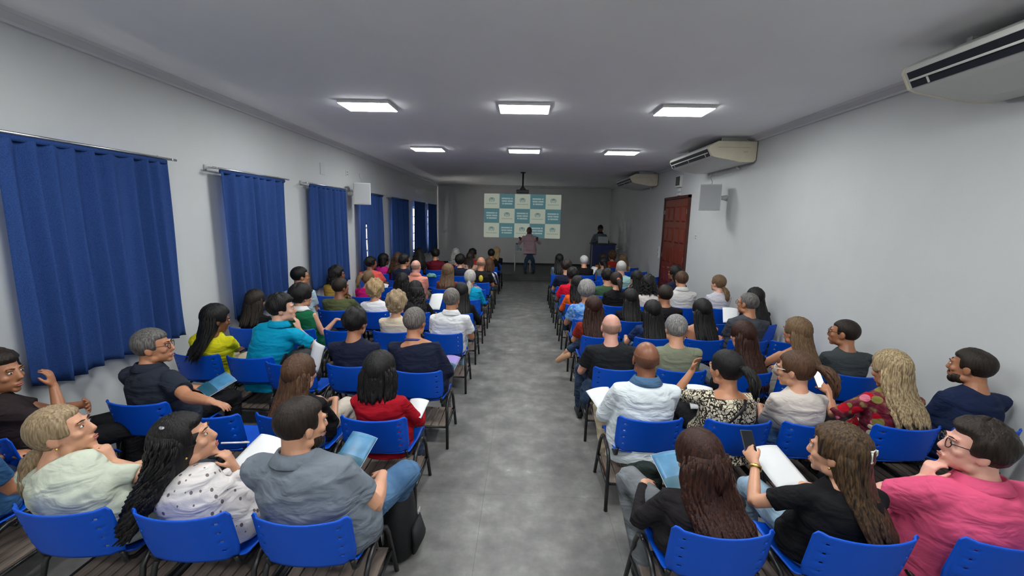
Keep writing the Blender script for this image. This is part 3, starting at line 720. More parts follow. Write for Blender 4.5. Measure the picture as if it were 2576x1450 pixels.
def build_hair(root, C, R, yaw, kind, colr, lod, seed):
    mb = MB(); lk = {0: 70, 1: 46, 2: 24, 3: 12}[lod]
    b = lambda p: C+HS*(R@np.array(p, float))
    if kind == 'bald': return None
    if kind == 'short': hair_cap(mb, C, R, .013, nape=-.072, seed=seed, rough=.002, fade=1)
    elif kind == 'thin': hair_cap(mb, C, R, .011, nape=-.07, seed=seed, rough=.002, crown=.55, fade=1)
    elif kind == 'full': hair_cap(mb, C, R, .022, hl=.07, nape=-.074, seed=seed, rough=.004, lump=.005, fade=1)
    elif kind == 'crop': hair_cap(mb, C, R, .005, nape=-.05, seed=seed, rough=.0005)
    elif kind == 'ring': hair_cap(mb, C, R, .0035, seed=seed, rough=.0003, ring=.052, nape=-.055)
    elif kind == 'bowl': hair_cap(mb, C, R, .034, hl=.05, nape=-.078, side_y=.05, seed=seed, lump=.004, fade=1)
    elif kind in ('bob', 'curlybob'):
        hair_cap(mb, C, R, .024, hl=.06, nape=-.08, side_y=.045, seed=seed, lump=.006 if kind == 'curlybob' else 0)
        hang(mb, C, yaw, .17, 1.16, locks=lk, curl=.012 if kind == 'curlybob' else 0, seed=seed, front=1, thick=1.2)
    elif kind in ('long', 'wavy', 'verylong', 'curly', 'medium'):
        hair_cap(mb, C, R, .018, hl=.066, nape=-.07, side_y=.04, seed=seed)
        L = {'long': .38, 'wavy': .36, 'verylong': .46, 'curly': .36, 'medium': .27}[kind]
        hang(mb, C, yaw, L, 1.0 if kind != 'curly' else 1.22, wave=.022 if kind == 'wavy' else .004, curl=.017 if kind == 'curly' else 0, locks=int(lk*(1.7 if kind == 'curly' else 1.2)), seed=seed, front=1 if kind in ('curly', 'wavy') else 0, spread=1.1 if kind != 'curly' else 1.35, thick=1.0 if kind != 'curly' else 1.3)
    elif kind in ('pony', 'lowpony', 'highpony'):
        hair_cap(mb, C, R, .012, hl=.07, nape=-.06, side_y=.045, seed=seed, rough=.002)
        z = {'pony': .03, 'lowpony': -.045, 'highpony': .075}[kind]; yb = {'pony': -.115, 'lowpony': -.10, 'highpony': -.10}[kind]
        A = b((0, yb, z)); L = {'pony': .26, 'lowpony': .24, 'highpony': .28}[kind]
        mb.ell(A, (.026, .026, .026)); tail(mb, A, R@np.array((0, -1, .25 if kind != 'lowpony' else -.6)), L, .034, lk//3, seed)
    elif kind == 'updo':
        hair_cap(mb, C, R, .034, hl=.062, nape=-.07, side_y=.05, seed=seed, lump=.012)
        for q in range(16):
            rr = np.random.default_rng(seed+q); a = rr.uniform(0, 6.28); p = (.055*math.cos(a), -.105+rr.uniform(-.02, .02), .0+.05*math.sin(a))
            mb.ell(b(p), np.array((.026, .02, .018))*HS, R@rot(rr.uniform(0, 180), rr.uniform(0, 90)), 8, 6)
    elif kind == 'bunhat':
        hair_cap(mb, C, R, .03, nape=-.07, seed=seed); mb.ell(b((0, -.06, .1)), (.06, .055, .03)); hang(mb, C, yaw, .28, 1.1, locks=lk, seed=seed)
    elif kind == 'halfup':
        hair_cap(mb, C, R, .02, hl=.066, nape=-.07, side_y=.05, seed=seed); hang(mb, C, yaw, .25, 1.16, wave=.010, back=.85, locks=int(lk*1.5), seed=seed, spread=1.15, thick=1.25)
        mb.ell(b((0, -.105, .05)), (.034, .026, .03)); tail(mb, b((0, -.118, .045)), R@np.array((0, -.6, -1)), .2, .02, 8, seed)
    c = HAIRC[colr]
    return mb.obj('hair', hair_mat('hair_'+colr, *c), root)

def person(x, y, hz, hx=None, hy=None, label='', female=False, skin='tan', hair=('short', 'dark'), shirt=None, sleeve='short', pants=None, yaw=0, pitch=0, roll=0, byaw=0, w=1.0, lod=2, L='lap', R='lap',
           collar=None, neck=.93, glasses=None, knees=None, extras=(), stand=None, shoes=None, beard=False, hip_y=0, hem=None, seedv=None, armr=1.0):
    """x, y seat position on the floor (rear-leg line of the chair); hz head-centre height; hx/hy head-centre position."""
    base = np.array((x, y, 0.)) ; root = empty('person', tuple(base))
    seed = int(abs(x*1000)+abs(y*7919)+hz*37) % 100000
    vb, vs, it = LOD[lod]
    hx = x if hx is None else hx; hy = y+.2 if hy is None else hy
    C = np.array((hx, hy, hz))-base
    Rh = rot(yaw, pitch, roll)
    zb = SZ if stand else 0
    P = np.array((0, .215+hip_y, .545)) if not stand else np.array((0, 0, zb+stand*.52))
    N = C+np.array((0, -.030, -(.138 if not female else .130)*HS))+Rh@np.array((0, -.035, 0))*HS*.6
    Rb = rot(byaw)
    sh = (.178 if not female else .156)*w**.5
    bx = w*(1.0 if not female else .93)
    # torso sections along the spine: t, half width, half depth
    tor = [(-.16, .185*bx, .13*bx), (0, .19*bx, .142*bx), (.22, .168*bx, .128*bx), (.5, .176*bx, .128*bx), (.74, .186*w**.6*(1 if not female else .9), .118*w**.6), (.88, .172*w**.5*(1 if not female else .9), .096*w**.4), (.96, .118*w**.5*(1 if not female else .9), .078), (1.02, .068, .064)]
    if female: tor[2] = (.22, .150*bx, .115*bx)
    def spine(t):
        p = P+(N-P)*t; p = p+np.array((0, -.045*math.sin(math.pi*np.clip(t, 0, 1)), 0)) if not stand else p
        if t < 0: p = P+np.array((0, 0, t*.5))
        return p
    body = MB(); sides = Rb[:, 0]
    torb = tor if stand or lod == 0 else tor[2:]
    body.loft([spine(t) for t, a, d in torb], [(a-.008, d-.008) for t, a, d in torb], 24, sides)
    nb = C+HS*(Rh@np.array((0, -.028, -.05)))
    nr = .060*(1.0 if not female else .88)*(1+.35*(w-1))
    body.loft([spine(.9), N+np.array((0, 0, .01)), (N+nb)/2, nb, C], [nr*1.5, nr*1.15, nr, nr*1.03, nr*.9], 16, Rh[:, 0])
    head_parts(body, C, Rh, female, lod)
    arms = {}
    ua, fa = (.285, .25) if not female else (.262, .232)
    for side, spec in ((-1, L), (1, R)):
        S = spine(.87)+Rb@np.array((side*sh, .0, .0))+np.array((0, 0, -.012))
        hint = Rb@np.array((side*.32, -.5, -1.)); hd = None; hn = np.array((0, 0, 1.)); curl = .5
        k, a = (spec, {}) if isinstance(spec, str) else (spec[0], spec[1])
        if k == 'lap': T = P+Rb@np.array((side*.10, .25, .10+.02*w)); hd = Rb@np.array((-side*.6, .8, -.25))
        elif k == 'wide': T = P+Rb@np.array((side*.20, .26, .10)); hd = Rb@np.array((-side*.5, .8, -.3)); hint = Rb@np.array((side*.62, -.4, -1.))
        elif k == 'crossed': T = P+Rb@np.array((-side*.10, .20, .25)); hd = Rb@np.array((-side, .1, .1)); hint = Rb@np.array((side*1., -.2, -.9)); hn = Rb@np.array((0, 1., 0))
        elif k == 'chin':
            T = C+Rh@np.array((side*.035, .128, -.20))*HS; hd = Rh@np.array((-side*.2, -.12, 1.)); hint = Rb@np.array((side*.8, .1, -1.)); hn = Rh@np.array((side*.3, 1., 0)); curl = .75
        elif k == 'down': T = P+Rb@np.array((side*(.2+.05*w), .02, -.02)); hd = np.array((0, .2, -1.)); hn = Rb@np.array((side, 0, 0))
        elif k == 'at': T = np.array(a['p'], float)-base
        if 'hint' in a: hint = np.array(a['hint'], float)
        if 'd' in a: hd = np.array(a['d'], float)
        if 'n' in a: hn = np.array(a['n'], float)
        curl = a.get('curl', curl)
        El, Wr = ik(S, T, ua, fa, hint)
        if hd is None: hd = Wr-El
        ar = armr*(1.0 if not female else .84)*w**.45
        body.loft([S+(spine(.8)-S)*.3, S, S+(El-S)*.5, El], np.array([.05, .052, .045, .038])*ar, 12, (0, 1, .2))
        body.loft([El+(S-El)*.12, El, El+(Wr-El)*.3, El+(Wr-El)*.8, Wr, Wr+nrm(hd)*.02], np.array([.038, .038, .040, .029, .026, .024])*ar, 12, (0, 1, .2))
        hand(body, Wr, hd, hn, side, curl, .95 if not female else .86)
        arms[side] = (S, El, Wr)
    # legs
    legs = {}
    for side in (-1, 1):
        Hj = P+Rb@np.array((side*.09*w**.5, .01, -.01))
        if stand:
            K = np.array((side*.12, -.02, zb+stand*.28)); A = np.array((side*.16, .03, zb+.10)); Tt = A+np.array((side*.04, .15 if False else -.15*np.sign(-1), -.05))
        else:
            kk = (knees or {}).get(side)
            K = P+Rb@np.array((side*.13*w**.5, .44, .0)) if kk is None else np.array(kk[0], float)-base
            A = np.array((K[0], K[1]-.04, .10)) if kk is None or len(kk) < 2 else np.array(kk[1], float)-base
        fd = nrm(np.array((0, 1., 0))) if not stand else Rb@np.array((side*.25, 1., 0))
        if not stand and knees and side in knees and len(knees[side]) > 2: fd = nrm(knees[side][2])
        legs[side] = (Hj, K, A, fd)
        if lod > 0 and not stand and shoes is None: continue
        body.loft([Hj, K, K+(A-K)*.3, A], np.array([.06, .048, .048, .036])*(1 if female else 1.05), 10, (1, 0, 0))
        body.loft([A+np.array((0, 0, .02)), A+fd*.05+np.array((0, 0, -.035)), A+fd*.16+np.array((0, 0, -.06))], np.array([(.03, .034), (.034, .03), (.03, .02)]), 10, (1, 0, 0))
    o = body.obj('body', skin_mat(skin), root); remesh(o, vb, it, 0, .42 if lod < 2 else .6)
    # shirt
    sm = shirt
    sb = MB(); tt = [q for q in tor if q[0] <= neck]
    ex = .012+.006*(w-1)
    secs = [(spine(t), (a+ex+(.014 if t < .3 else 0), d+ex+(.016 if t < .3 else 0))) for t, a, d in tt]
    if neck > .9: secs = [q for q, e_ in zip(secs, tt) if e_[0] < .95]+[(spine(.955), (.134*w**.5*(1 if not female else .9), .092*w**.3)), (spine(1.0), (.094*w**.5*(1 if not female else .9), .084*w**.3)), (spine(1.035), (.072*w**.35*(1 if not female else .88), .070*w**.3))]
    if hem: secs.insert(0, (secs[0][0]+np.array((0, -.02, -hem)), (secs[0][1][0]*1.02, secs[0][1][1]*1.02)))
    sb.loft([s[0] for s in secs], [s[1] for s in secs], 24, sides)
    for side in (-1, 1):
        S, El, Wr = arms[side]; ar = armr*(1.0 if not female else .86)*w**.45
        if sleeve == 'none': continue
        So = S+(spine(.75)-S)*.35
        if sleeve == 'short': sb.loft([So, S, S+(El-S)*.4, S+(El-S)*.68], np.array([.07, .068, .064, .066])*ar, 14, (0, 1, .2))
        elif sleeve == 'cap': sb.loft([So, S, S+(El-S)*.32], np.array([.066, .062, .056])*ar, 14, (0, 1, .2))
        elif sleeve == 'long':
            sb.loft([So, S, S+(El-S)*.5, El], np.array([.07, .066, .057, .051])*ar, 14, (0, 1, .2))
            sb.loft([El+(S-El)*.15, El, El+(Wr-El)*.5, El+(Wr-El)*.93], np.array([.05, .051, .045, .038])*ar, 12, (0, 1, .2))
        elif sleeve == 'elbow':
            sb.loft([So, S, S+(El-S)*.5, El, El+(Wr-El)*.15], np.array([.07, .066, .058, .055, .052])*ar, 14, (0, 1, .2))
    o = sb.obj('shirt', sm, root); remesh(o, vs, it-1, .017 if lod < 2 else .010)
    # trousers
    tb = MB()
    tb.loft([P+np.array((0, -.01, -.115)), P+np.array((0, -.02, -.05)), P+np.array((0, 0, .02)), P+np.array((0, 0, .07))], [(.165*bx, .12*bx), (.190*bx, .146*bx), (.182*bx, .136*bx), (.150*bx, .11*bx)], 20, sides)
    for side in (-1, 1):
        Hj, K, A, fd = legs[side]; g = w**.4
        tb.loft([Hj, Hj+(K-Hj)*.5, K], np.array([.094, .084, .068])*g, 14, (1, 0, 0))
        tb.loft([K+(Hj-K)*.1, K, K+(A-K)*.35, K+(A-K)*.97], np.array([.064, .068, .062, .052])*g, 14, (1, 0, 0) if not stand else (1, 0, 0))
    o = tb.obj('trousers', pants or fabric('pants_dark', srgb(30, 32, 40)), root); remesh(o, vs*1.45, it-1, .008)
    if lod < 2 or stand:
        for side in (-1, 1):
            Hj, K, A, fd = legs[side]; s = MB()
            Q = A+np.array((0, 0, -.1)) if not stand else np.array((A[0], A[1], zb))
            Q = np.array((A[0], A[1], A[2]-.1))
            s.loft([Q-fd*.065+np.array((0, 0, .045)), Q-fd*.03+np.array((0, 0, .055)), Q+fd*.05+np.array((0, 0, .055)), Q+fd*.13+np.array((0, 0, .038)), Q+fd*.19+np.array((0, 0, .028)), Q+fd*.205+np.array((0, 0, .025))],
                   [(.028, .04), (.037, .052), (.042, .052), (.046, .036), (.036, .026), (.015, .015)], 14, (1, 0, 0) if abs(fd[0]) < .7 else (0, 1, 0))
            s.obj('shoe', shoes or plain('shoe_black', (.015, .015, .017), .5), root)
    # hair
    build_hair(root, C, Rh, yaw, hair[0], hair[1], lod, seed)
    hb = lambda p: C+HS*(Rh@np.array(p, float))
    if collar:
        cb = MB(); n = 28; V = []; ctr = spine(.985)
        for j, (r, z, q) in enumerate(((.068, .052, 0), (.075, .055, 0), (.106, .002, 0), (.103, -.008, 0), (.070, .012, 0))):
            for i in range(n):
                a = 2*math.pi*i/n; k = 1.04+.30*(w-1)
                V.append(ctr+np.array((r*k*1.05*math.cos(a), r*k*math.sin(a)+.006, z-.022*math.sin(a)*(1 if math.sin(a) > 0 else .4))))
        F = [(j*n+i, j*n+(i+1) % n, ((j+1) % 5)*n+(i+1) % n, ((j+1) % 5)*n+i) for j in range(5) for i in range(n)]
        cb.add(V, F); cb.obj('collar', collar, root)
    if beard:
        q = MB()
        for c_, r_ in (((0, .070, -.094), (.034, .03, .03)), ((.045, .03, -.075), (.02, .042, .034)), ((-.045, .03, -.075), (.02, .042, .034)), ((0, .088, -.05), (.03, .014, .007))): q.ell(hb(c_), np.array(r_)*HS*1.03, Rh)
        q.obj('beard', hair_mat('hair_dark', *HAIRC['dark']), root)
    if lod < 2 or stand or extras:
        for s_ in (-1, 1):
            e = MB(); e.ell(hb((s_*.032, .0855, .008)), np.array((.0125, .006, .0058))*HS, Rh, 10, 8); eo = e.obj('eye', plain('eye_white', (.6, .58, .55), .25), root)
            e = MB(); e.ell(hb((s_*.032, .0895, .008)), np.array((.0058, .003, .0054))*HS, Rh, 8, 6); e.obj('iris', plain('iris_dark', (.02, .012, .008), .2), eo)
            e = MB(); e.loft([hb((s_*.014, .0955, .029)), hb((s_*.032, .0945, .034)), hb((s_*.05, .083, .030))], np.array([(.003, .004), (.003, .005), (.002, .003)]), 6, (0, 0, 1)); e.obj('eyebrow', hair_mat('hair_dark', *HAIRC['dark']), root)
        e = MB(); e.ell(hb((0, .0985, -.061)), np.array((.021, .006, .0045))*HS, Rh, 10, 6); e.ell(hb((0, .0975, -.071)), np.array((.018, .006, .005))*HS, Rh, 10, 6); e.obj('lips', plain('lips', srgb(160, 92, 84), .45), root)
    if glasses:
        g = MB(); gm = plain('glasses_'+glasses, srgb(*{'black': (20, 18, 18), 'white': (225, 220, 214), 'brown': (70, 40, 30)}[glasses]), .3)
        for s_ in (-1, 1):
            n = 14; Q = [hb((s_*.033+.024*math.cos(a), .103-.006*abs(math.cos(a)), .006+.02*math.sin(a))) for a in np.linspace(0, 2*math.pi, n+1)]
            g.loft(Q, [.0022*HS]*(n+1), 6, Rh[:, 1], False)
            g.loft([hb((s_*.057, .098, .012)), hb((s_*.075, .06, .014)), hb((s_*.081, -.005, .012)), hb((s_*.08, -.022, -.008))], np.array([(.0022, .0035)]*4)*HS, 6, (0, 0, 1))
        g.loft([hb((-.01, .107, .01)), hb((.01, .107, .01))], [.002, .002], 6, (0, 0, 1))
        g.obj('glasses', gm, root)
    tag(root, label, 'person', 'seated audience' if not stand else 'people on the stage')
    return dict(root=root, C=C+base, R=Rh, arms={k: tuple(q+base for q in v) for k, v in arms.items()}, spine=lambda t: spine(t)+base, P=P+base, hb=lambda p: hb(p)+base, base=base)
# ------------------------------------------------------------------ the audience
def fc(name, *c): return fabric('cloth_'+name, srgb(*c))
JEANS = fabric('denim_blue', srgb(52, 84, 120), 'denim', srgb(92, 128, 165)); JEANSD = fabric('denim_dark', srgb(34, 48, 70), 'denim', srgb(58, 78, 104)); JEANSL = fabric('denim_light', srgb(120, 150, 175), 'denim', srgb(170, 192, 208))
JEANSG = fabric('denim_grey', srgb(84, 88, 92), 'denim', srgb(122, 126, 130)); KHAKI = fc('khaki', 190, 176, 150); BLACKP = fc('black_trousers', 22, 22, 25); GREYP = fc('grey_trousers', 96, 98, 98); BEIGEP = fc('beige_trousers', 196, 186, 172)
NAVY = fc('navy', 24, 30, 52); BLACK = fc('black', 20, 20, 23); WHITE = fc('white', 222, 222, 224); CHAR = fc('charcoal', 62, 68, 70)
occupied = []
def seat_person(side, row, cx, label, short, **k):
    ry = (LROW if side == 'L' else RROW)[row]+k.pop('dy', 0); crz = k.pop('crz', 0); cdx = k.pop('cdx', 0)
    k.setdefault('lod', 0 if row < 2 else 1 if row < 4 else 2 if row < 7 else 3)
    chair(cx+cdx, ry, f'blue plastic chair under {short}', crz); occupied.append((side, row, cx))
    return person(cx, ry, label=label, **k)
P = {}
F_ = dict(female=True)
# left block, nearest row
P['A'] = seat_person('L', 0, -.98, 'heavyset man in grey polo shirt and jeans in the nearest left row', 'the heavyset man in the grey polo shirt', hx=-1.085, hz=1.085, skin='light', hair=('thin', 'dark'), shirt=fc('grey_polo', 112, 120, 130), collar=fc('grey_polo', 0, 0, 0), pants=JEANS, yaw=-38, pitch=-4, w=1.34, beard=True,
    L='lap', R='wide', knees={1: ((-.66, 2.42, .60), (-.86, 2.5, .14)), -1: ((-1.12, 2.38, .56),)}, shoes=plain('shoe_white', (.6, .6, .58), .5), armr=1.12)
P['B'] = seat_person('L', 0, -1.54, 'woman with long black curls in white printed blouse holding a pen at her mouth', 'the woman with long black curls', hx=-1.69, hz=.975, skin='light', hair=('curly', 'black'), shirt=fabric('cloth_print', srgb(222, 216, 214), 'spots', srgb(120, 108, 110), scale=26), sleeve='long', pants=JEANS, yaw=-62, pitch=16, roll=0, L='lap', R=('chin', dict(hint=(.7, .4, -1), curl=.8)), **F_)
P['C'] = seat_person('L', 0, -2.1, 'woman with blonde low ponytail in pale green tee, chin on her hand', 'the blonde woman in the pale green tee', hx=-2.33, hz=1.0, skin='light', hair=('lowpony', 'greyblond'), shirt=fc('sage', 196, 202, 184), pants=fc('slate', 52, 58, 66), yaw=-66, pitch=14, w=1.16, L='lap', R=('chin', dict(hint=(1, .25, -.35), curl=.9)), **F_)
P['E'] = seat_person('L', 0, -2.98, 'person in blue denim shirt cut off by the left edge of the photo', 'the person in the blue denim shirt', hz=1.06, dy=.05, skin='tan', hair=('short', 'dark'), shirt=fabric('denim_shirt', srgb(40, 78, 120), 'denim', srgb(70, 112, 158)), pants=JEANSD)
# left block, second row
P['F'] = seat_person('L', 1, -.99, 'woman with straight black bob in red sweater beside the aisle', 'the woman in the red sweater', hx=-1.02, hz=1.0, skin='tan', hair=('bob', 'black'), shirt=fc('red', 158, 12, 30), sleeve='long', pants=JEANSD, w=1.0, L='lap', R='wide', hem=.1, **F_)
P['G'] = seat_person('L', 1, -1.58, 'woman with long straight reddish brown hair in black top', 'the woman with long reddish brown hair', hx=-1.61, hz=.965, skin='light', hair=('long', 'brown'), shirt=fc('black', 20, 20, 23), sleeve='elbow', pants=BEIGEP, yaw=-14, L='lap', R='lap', **F_)
P['I'] = seat_person('L', 1, -2.74, 'grey-haired man in dark navy shirt stretching his arm over an empty chair', 'the grey-haired man in the dark navy shirt', dy=.12, hx=-2.80, hz=1.10, skin='tan', hair=('short', 'darkgrey'), shirt=fc('ink', 36, 42, 54), collar=fc('ink', 0, 0, 0), pants=BLACKP, yaw=-68, pitch=4, byaw=-12, glasses='brown', w=1.12, L='lap', R=('at', dict(p=(-2.08, 2.76, .815), d=(.95, .1, -.3), n=(0, .1, 1), hint=(.1, -.5, -1), curl=.5)), armr=1.1)
chair(-2.12, 2.77, 'empty blue chair with a man\'s forearm lying along its backrest')
P['D'] = seat_person('L', 1, -3.2, 'man in dark brown tee at left edge raising his hand before his face', 'the man in the dark brown tee at the left edge', dy=-.37, crz=-20, hx=-3.33, hy=2.56, hz=1.08, skin='olive', hair=('full', 'dark'), shirt=fc('darkbrown', 42, 34, 36), pants=BLACKP, yaw=-82, byaw=-35, L='crossed', R=('at', dict(p=(-3.17, 2.72, .93), d=(-.15, .0, 1), n=(.8, .4, 0), hint=(.8, .2, -1), curl=.7)))
# left block, third row
P['J'] = seat_person('L', 2, -.92, 'grey-haired man in navy sweater with blue lanyard beside the aisle', 'the grey-haired man with the blue lanyard', dy=-.1, hx=-1.01, hy=4.0, hz=1.13, skin='tan', hair=('short', 'salt'), shirt=NAVY, sleeve='long', neck=.9, pants=GREYP, yaw=-16, w=1.14, L='lap', R='wide')
P['K'] = seat_person('L', 2, -1.55, 'black-haired man in navy tee, second from the aisle', 'the black-haired man in the navy tee', hx=-1.59, hz=1.10, skin='olive', hair=('full', 'black'), shirt=NAVY, pants=BLACKP, yaw=-14, w=1.1)
chair(-2.12, 3.82, 'empty blue chair holding a black backpack and white papers')
P['M'] = seat_person('L', 2, -2.58, 'young man in turquoise polo resting his fingers on his mouth', 'the young man in the turquoise polo', hx=-2.38, hz=1.19, skin='fair', hair=('full', 'black'), shirt=fc('turquoise', 0, 152, 190), collar=fc('turquoise', 0, 0, 0), pants=BLACKP, yaw=-66, w=1.12, byaw=-10, L='lap', dy=.14, R=('chin', dict(hint=(.8, .1, -1), curl=.5)), hem=.12)
P['N'] = seat_person('L', 2, -3.12, 'woman with loose dark hair in bright yellow tee looking down', 'the woman in the yellow tee', hx=-2.98, hz=1.09, skin='brown', hair=('wavy', 'black'), dy=.17, hy=4.05, shirt=fc('yellow', 214, 208, 32), pants=KHAKI, yaw=-38, pitch=-14, w=1.1, **F_)
# left block, fourth row
P['O'] = seat_person('L', 3, -.92, 'grey-haired man in white polo beside the aisle', 'the grey-haired man in the white polo', hx=-.86, hz=1.125, skin='tan', hair=('short', 'salt'), shirt=WHITE, collar=WHITE, pants=JEANSL, yaw=-8, w=1.12, R='wide')
P['P'] = seat_person('L', 3, -1.53, 'woman with short greyish blond hair in cream blouse', 'the woman in the cream blouse', hz=1.05, hx=-1.54, skin='light', hair=('updo', 'greyblond'), shirt=fc('cream', 220, 204, 178), pants=BLACKP, sleeve='short', **F_)
chair(-2.12, 5.0, 'empty blue chair between the green vest woman and the cream blouse woman')
P['R'] = seat_person('L', 3, -2.68, 'woman with short black bowl hair in sleeveless green vest', 'the woman in the green vest', hx=-2.72, hz=1.11, skin='light', hair=('bowl', 'black'), shirt=fc('green', 14, 92, 58), sleeve='none', collar=WHITE, pants=BLACKP, yaw=-34, w=1.12, R=('at', dict(p=(-2.34, 5.28, .82), d=(1, .2, -.1), n=(0, .1, 1), hint=(.4, .1, -1))), **F_)
P['S'] = seat_person('L', 3, -3.27, 'woman with long dark hair in black seated against the second curtain', 'the long-haired woman against the second curtain', hx=-3.30, hz=1.04, skin='tan', hair=('medium', 'dark'), shirt=BLACK, pants=BLACKP, **F_)
# left block, fifth row
P['U'] = seat_person('L', 4, -.92, 'woman with long black hair in black long sleeves at the aisle', 'the aisle woman in black long sleeves', hx=-.90, hz=1.03, skin='light', hair=('long', 'black'), shirt=BLACK, sleeve='long', pants=JEANSD, yaw=8, R='wide', **F_)
P['T'] = seat_person('L', 4, -1.53, 'woman with thick wavy black hair in black top holding white paper', 'the woman with thick wavy black hair', hx=-1.57, hz=1.04, skin='light', hair=('curly', 'black'), shirt=BLACK, sleeve='elbow', pants=BLACKP, R='wide', **F_)
P['V'] = seat_person('L', 4, -2.12, 'woman with pinned-up blonde curls in white top', 'the woman with pinned-up blonde curls', hx=-2.165, hz=1.03, skin='light', hair=('updo', 'blond'), shirt=WHITE, sleeve='elbow', pants=BLACKP, yaw=-8, w=1.08, **F_)
P['W'] = seat_person('L', 4, -2.70, 'dark-haired man in olive green tee in front of the blonde curls row', 'the man in the olive green tee', hx=-2.685, hz=1.06, skin='brown', hair=('short', 'dark'), shirt=fc('olive', 82, 88, 56), pants=BLACKP, yaw=-34, w=1.12, R='chin')
P['X'] = seat_person('L', 4, -3.27, 'man with glasses in light blue shirt beside the second curtain', 'the man with glasses in the light blue shirt', hx=-3.28, hz=1.21, skin='tan', hair=('short', 'black'), shirt=fc('paleblue', 168, 190, 205), collar=fc('paleblue', 0, 0, 0), pants=JEANSL, yaw=-46, glasses='black', w=1.08, lod=1)
# left block, sixth row
P['Y'] = seat_person('L', 5, -.92, 'woman with grey ponytail in turquoise blouse with bag strap at the aisle', 'the woman with the grey ponytail', hx=-.90, hz=1.10, skin='tan', hair=('lowpony', 'silver'), shirt=fc('cyan', 0, 150, 190), sleeve='elbow', pants=BLACKP, R='wide', **F_)
chair(-1.52, 7.15, 'empty blue chair left of the woman with the grey ponytail')
P['Z'] = seat_person('L', 5, -2.10, 'black-haired person in black with white collar', 'the black-haired person with the white collar', hx=-2.07, hz=1.0, skin='tan', hair=('bob', 'black'), shirt=BLACK, collar=WHITE, pants=BLACKP, **F_)
P['AA'] = seat_person('L', 5, -2.68, 'woman with high blonde ponytail in magenta top', 'the woman with the high blonde ponytail', hx=-2.66, hz=1.04, skin='tan', hair=('highpony', 'lightbrown'), shirt=fc('magenta', 196, 22, 108), pants=BLACKP, yaw=-24, **F_)
P['AB'] = seat_person('L', 5, -3.25, 'woman in mustard top with dark curls beside the third curtain', 'the woman in the mustard top', hx=-3.20, hz=1.10, skin='brown', hair=('curlybob', 'black'), shirt=fc('mustard', 170, 136, 60), pants=BLACKP, yaw=-58, **F_)
# left block, rows seven and eight
P['AD'] = seat_person('L', 6, -1.50, 'woman with brown hair knotted on top in brown top', 'the woman with brown knotted hair', hx=-1.455, hz=1.06, skin='brown', hair=('bunhat', 'lightbrown'), shirt=fc('cocoa', 118, 66, 48), pants=BLACKP, **F_)
P['AF'] = seat_person('L', 6, -2.10, 'bald man in peach pink shirt', 'the bald man in the peach shirt', hx=-2.08, hz=1.15, skin='pink', hair=('ring', 'stubblelight'), shirt=fc('peach', 226, 150, 130), sleeve='short', collar=fc('peach', 0, 0, 0), pants=GREYP, yaw=-10, w=1.14)
chair(-2.70, 8.16, 'empty blue chair left of the bald man in peach with a white paper on it')
chair(-.92, 8.16, 'empty aisle chair with a patterned bag in front of the grey ponytail woman')
P['AE'] = seat_person('L', 7, -.92, 'shaven-headed man in black tee with yellow print at the aisle', 'the shaven-headed man in black', hx=-.90, hz=1.16, skin='tan', hair=('ring', 'stubblelight'), shirt=BLACK, pants=JEANS, w=1.1, R='wide')
chair(-1.52, 9.06, 'empty blue chair left of the shaven-headed man in black')
P['AI'] = seat_person('L', 7, -2.60, 'black-haired man in navy tee facing right, left of the bald man in peach', 'the navy-clad man facing right', hx=-2.55, hz=1.16, skin='tan', hair=('full', 'black'), shirt=NAVY, pants=BLACKP, yaw=-44)
P['AG'] = seat_person('L', 7, -3.22, 'person in coral red shirt leaning by the fourth curtain', 'the person in coral red', hx=-3.28, hz=1.09, skin='brown', hair=('full', 'black'), shirt=fc('coral', 228, 92, 84), pants=BLACKP, yaw=-50, roll=8, w=1.1, R='wide')
# left block, far rows
P['AK'] = seat_person('L', 8, -.92, 'person in white shirt with navy stripes partly hidden behind shaven head', 'the person in the white shirt with navy stripes', hx=-.80, hz=1.02, skin='tan', hair=('bob', 'brown'), shirt=fabric('cloth_bars', srgb(214, 208, 208), 'bars', srgb(38, 42, 78), scale=4), sleeve='long', pants=KHAKI, R='wide', **F_)
P['AJ'] = seat_person('L', 8, -1.50, 'black-haired person in navy right behind the shaven-headed man\'s row', 'the black-haired person in navy beside the stripes', hx=-1.485, hz=1.09, skin='light', hair=('bowl', 'black'), shirt=NAVY, pants=BLACKP, yaw=-10, **F_)
chair(-2.12, 10.03, 'empty blue chair with a folded green cloth on its back')
P['AL'] = seat_person('L', 8, -2.85, 'woman with bushy brown hair by the fifth curtain', 'the woman with bushy brown hair', hx=-2.97, hz=1.12, skin='light', hair=('curly', 'brown'), shirt=fc('teal', 50, 108, 112), pants=BLACKP, yaw=-10, **F_)
P['AH'] = seat_person('L', 8, -3.36, 'dark-haired woman in bright pink jacket by the fourth curtain', 'the woman in the bright pink jacket', hx=-3.31, hz=1.075, skin='brown', hair=('bob', 'black'), shirt=fc('fuchsia', 204, 40, 140), sleeve='long', pants=BLACKP, yaw=-44, glasses='black', **F_)
P['AQ'] = seat_person('L', 9, -1.42, 'dark-haired woman in beige blouse', 'the woman in the beige blouse', hx=-1.36, hz=1.085, skin='tan', hair=('medium', 'dark'), shirt=fc('beige', 196, 158, 140), sleeve='long', pants=BLACKP, yaw=-16, **F_)
P['AN'] = seat_person('L', 9, -2.25, 'short-haired man in maroon sweater spreading his arm', 'the man in the maroon sweater', hx=-2.285, hz=1.16, skin='tan', hair=('full', 'black'), shirt=fc('maroon', 98, 16, 34), sleeve='long', pants=BLACKP, yaw=20, R=('at', dict(p=(-1.75, 11.15, .92), d=(1, 0, -.2), n=(0, 0, 1), hint=(0, -.4, -1))))
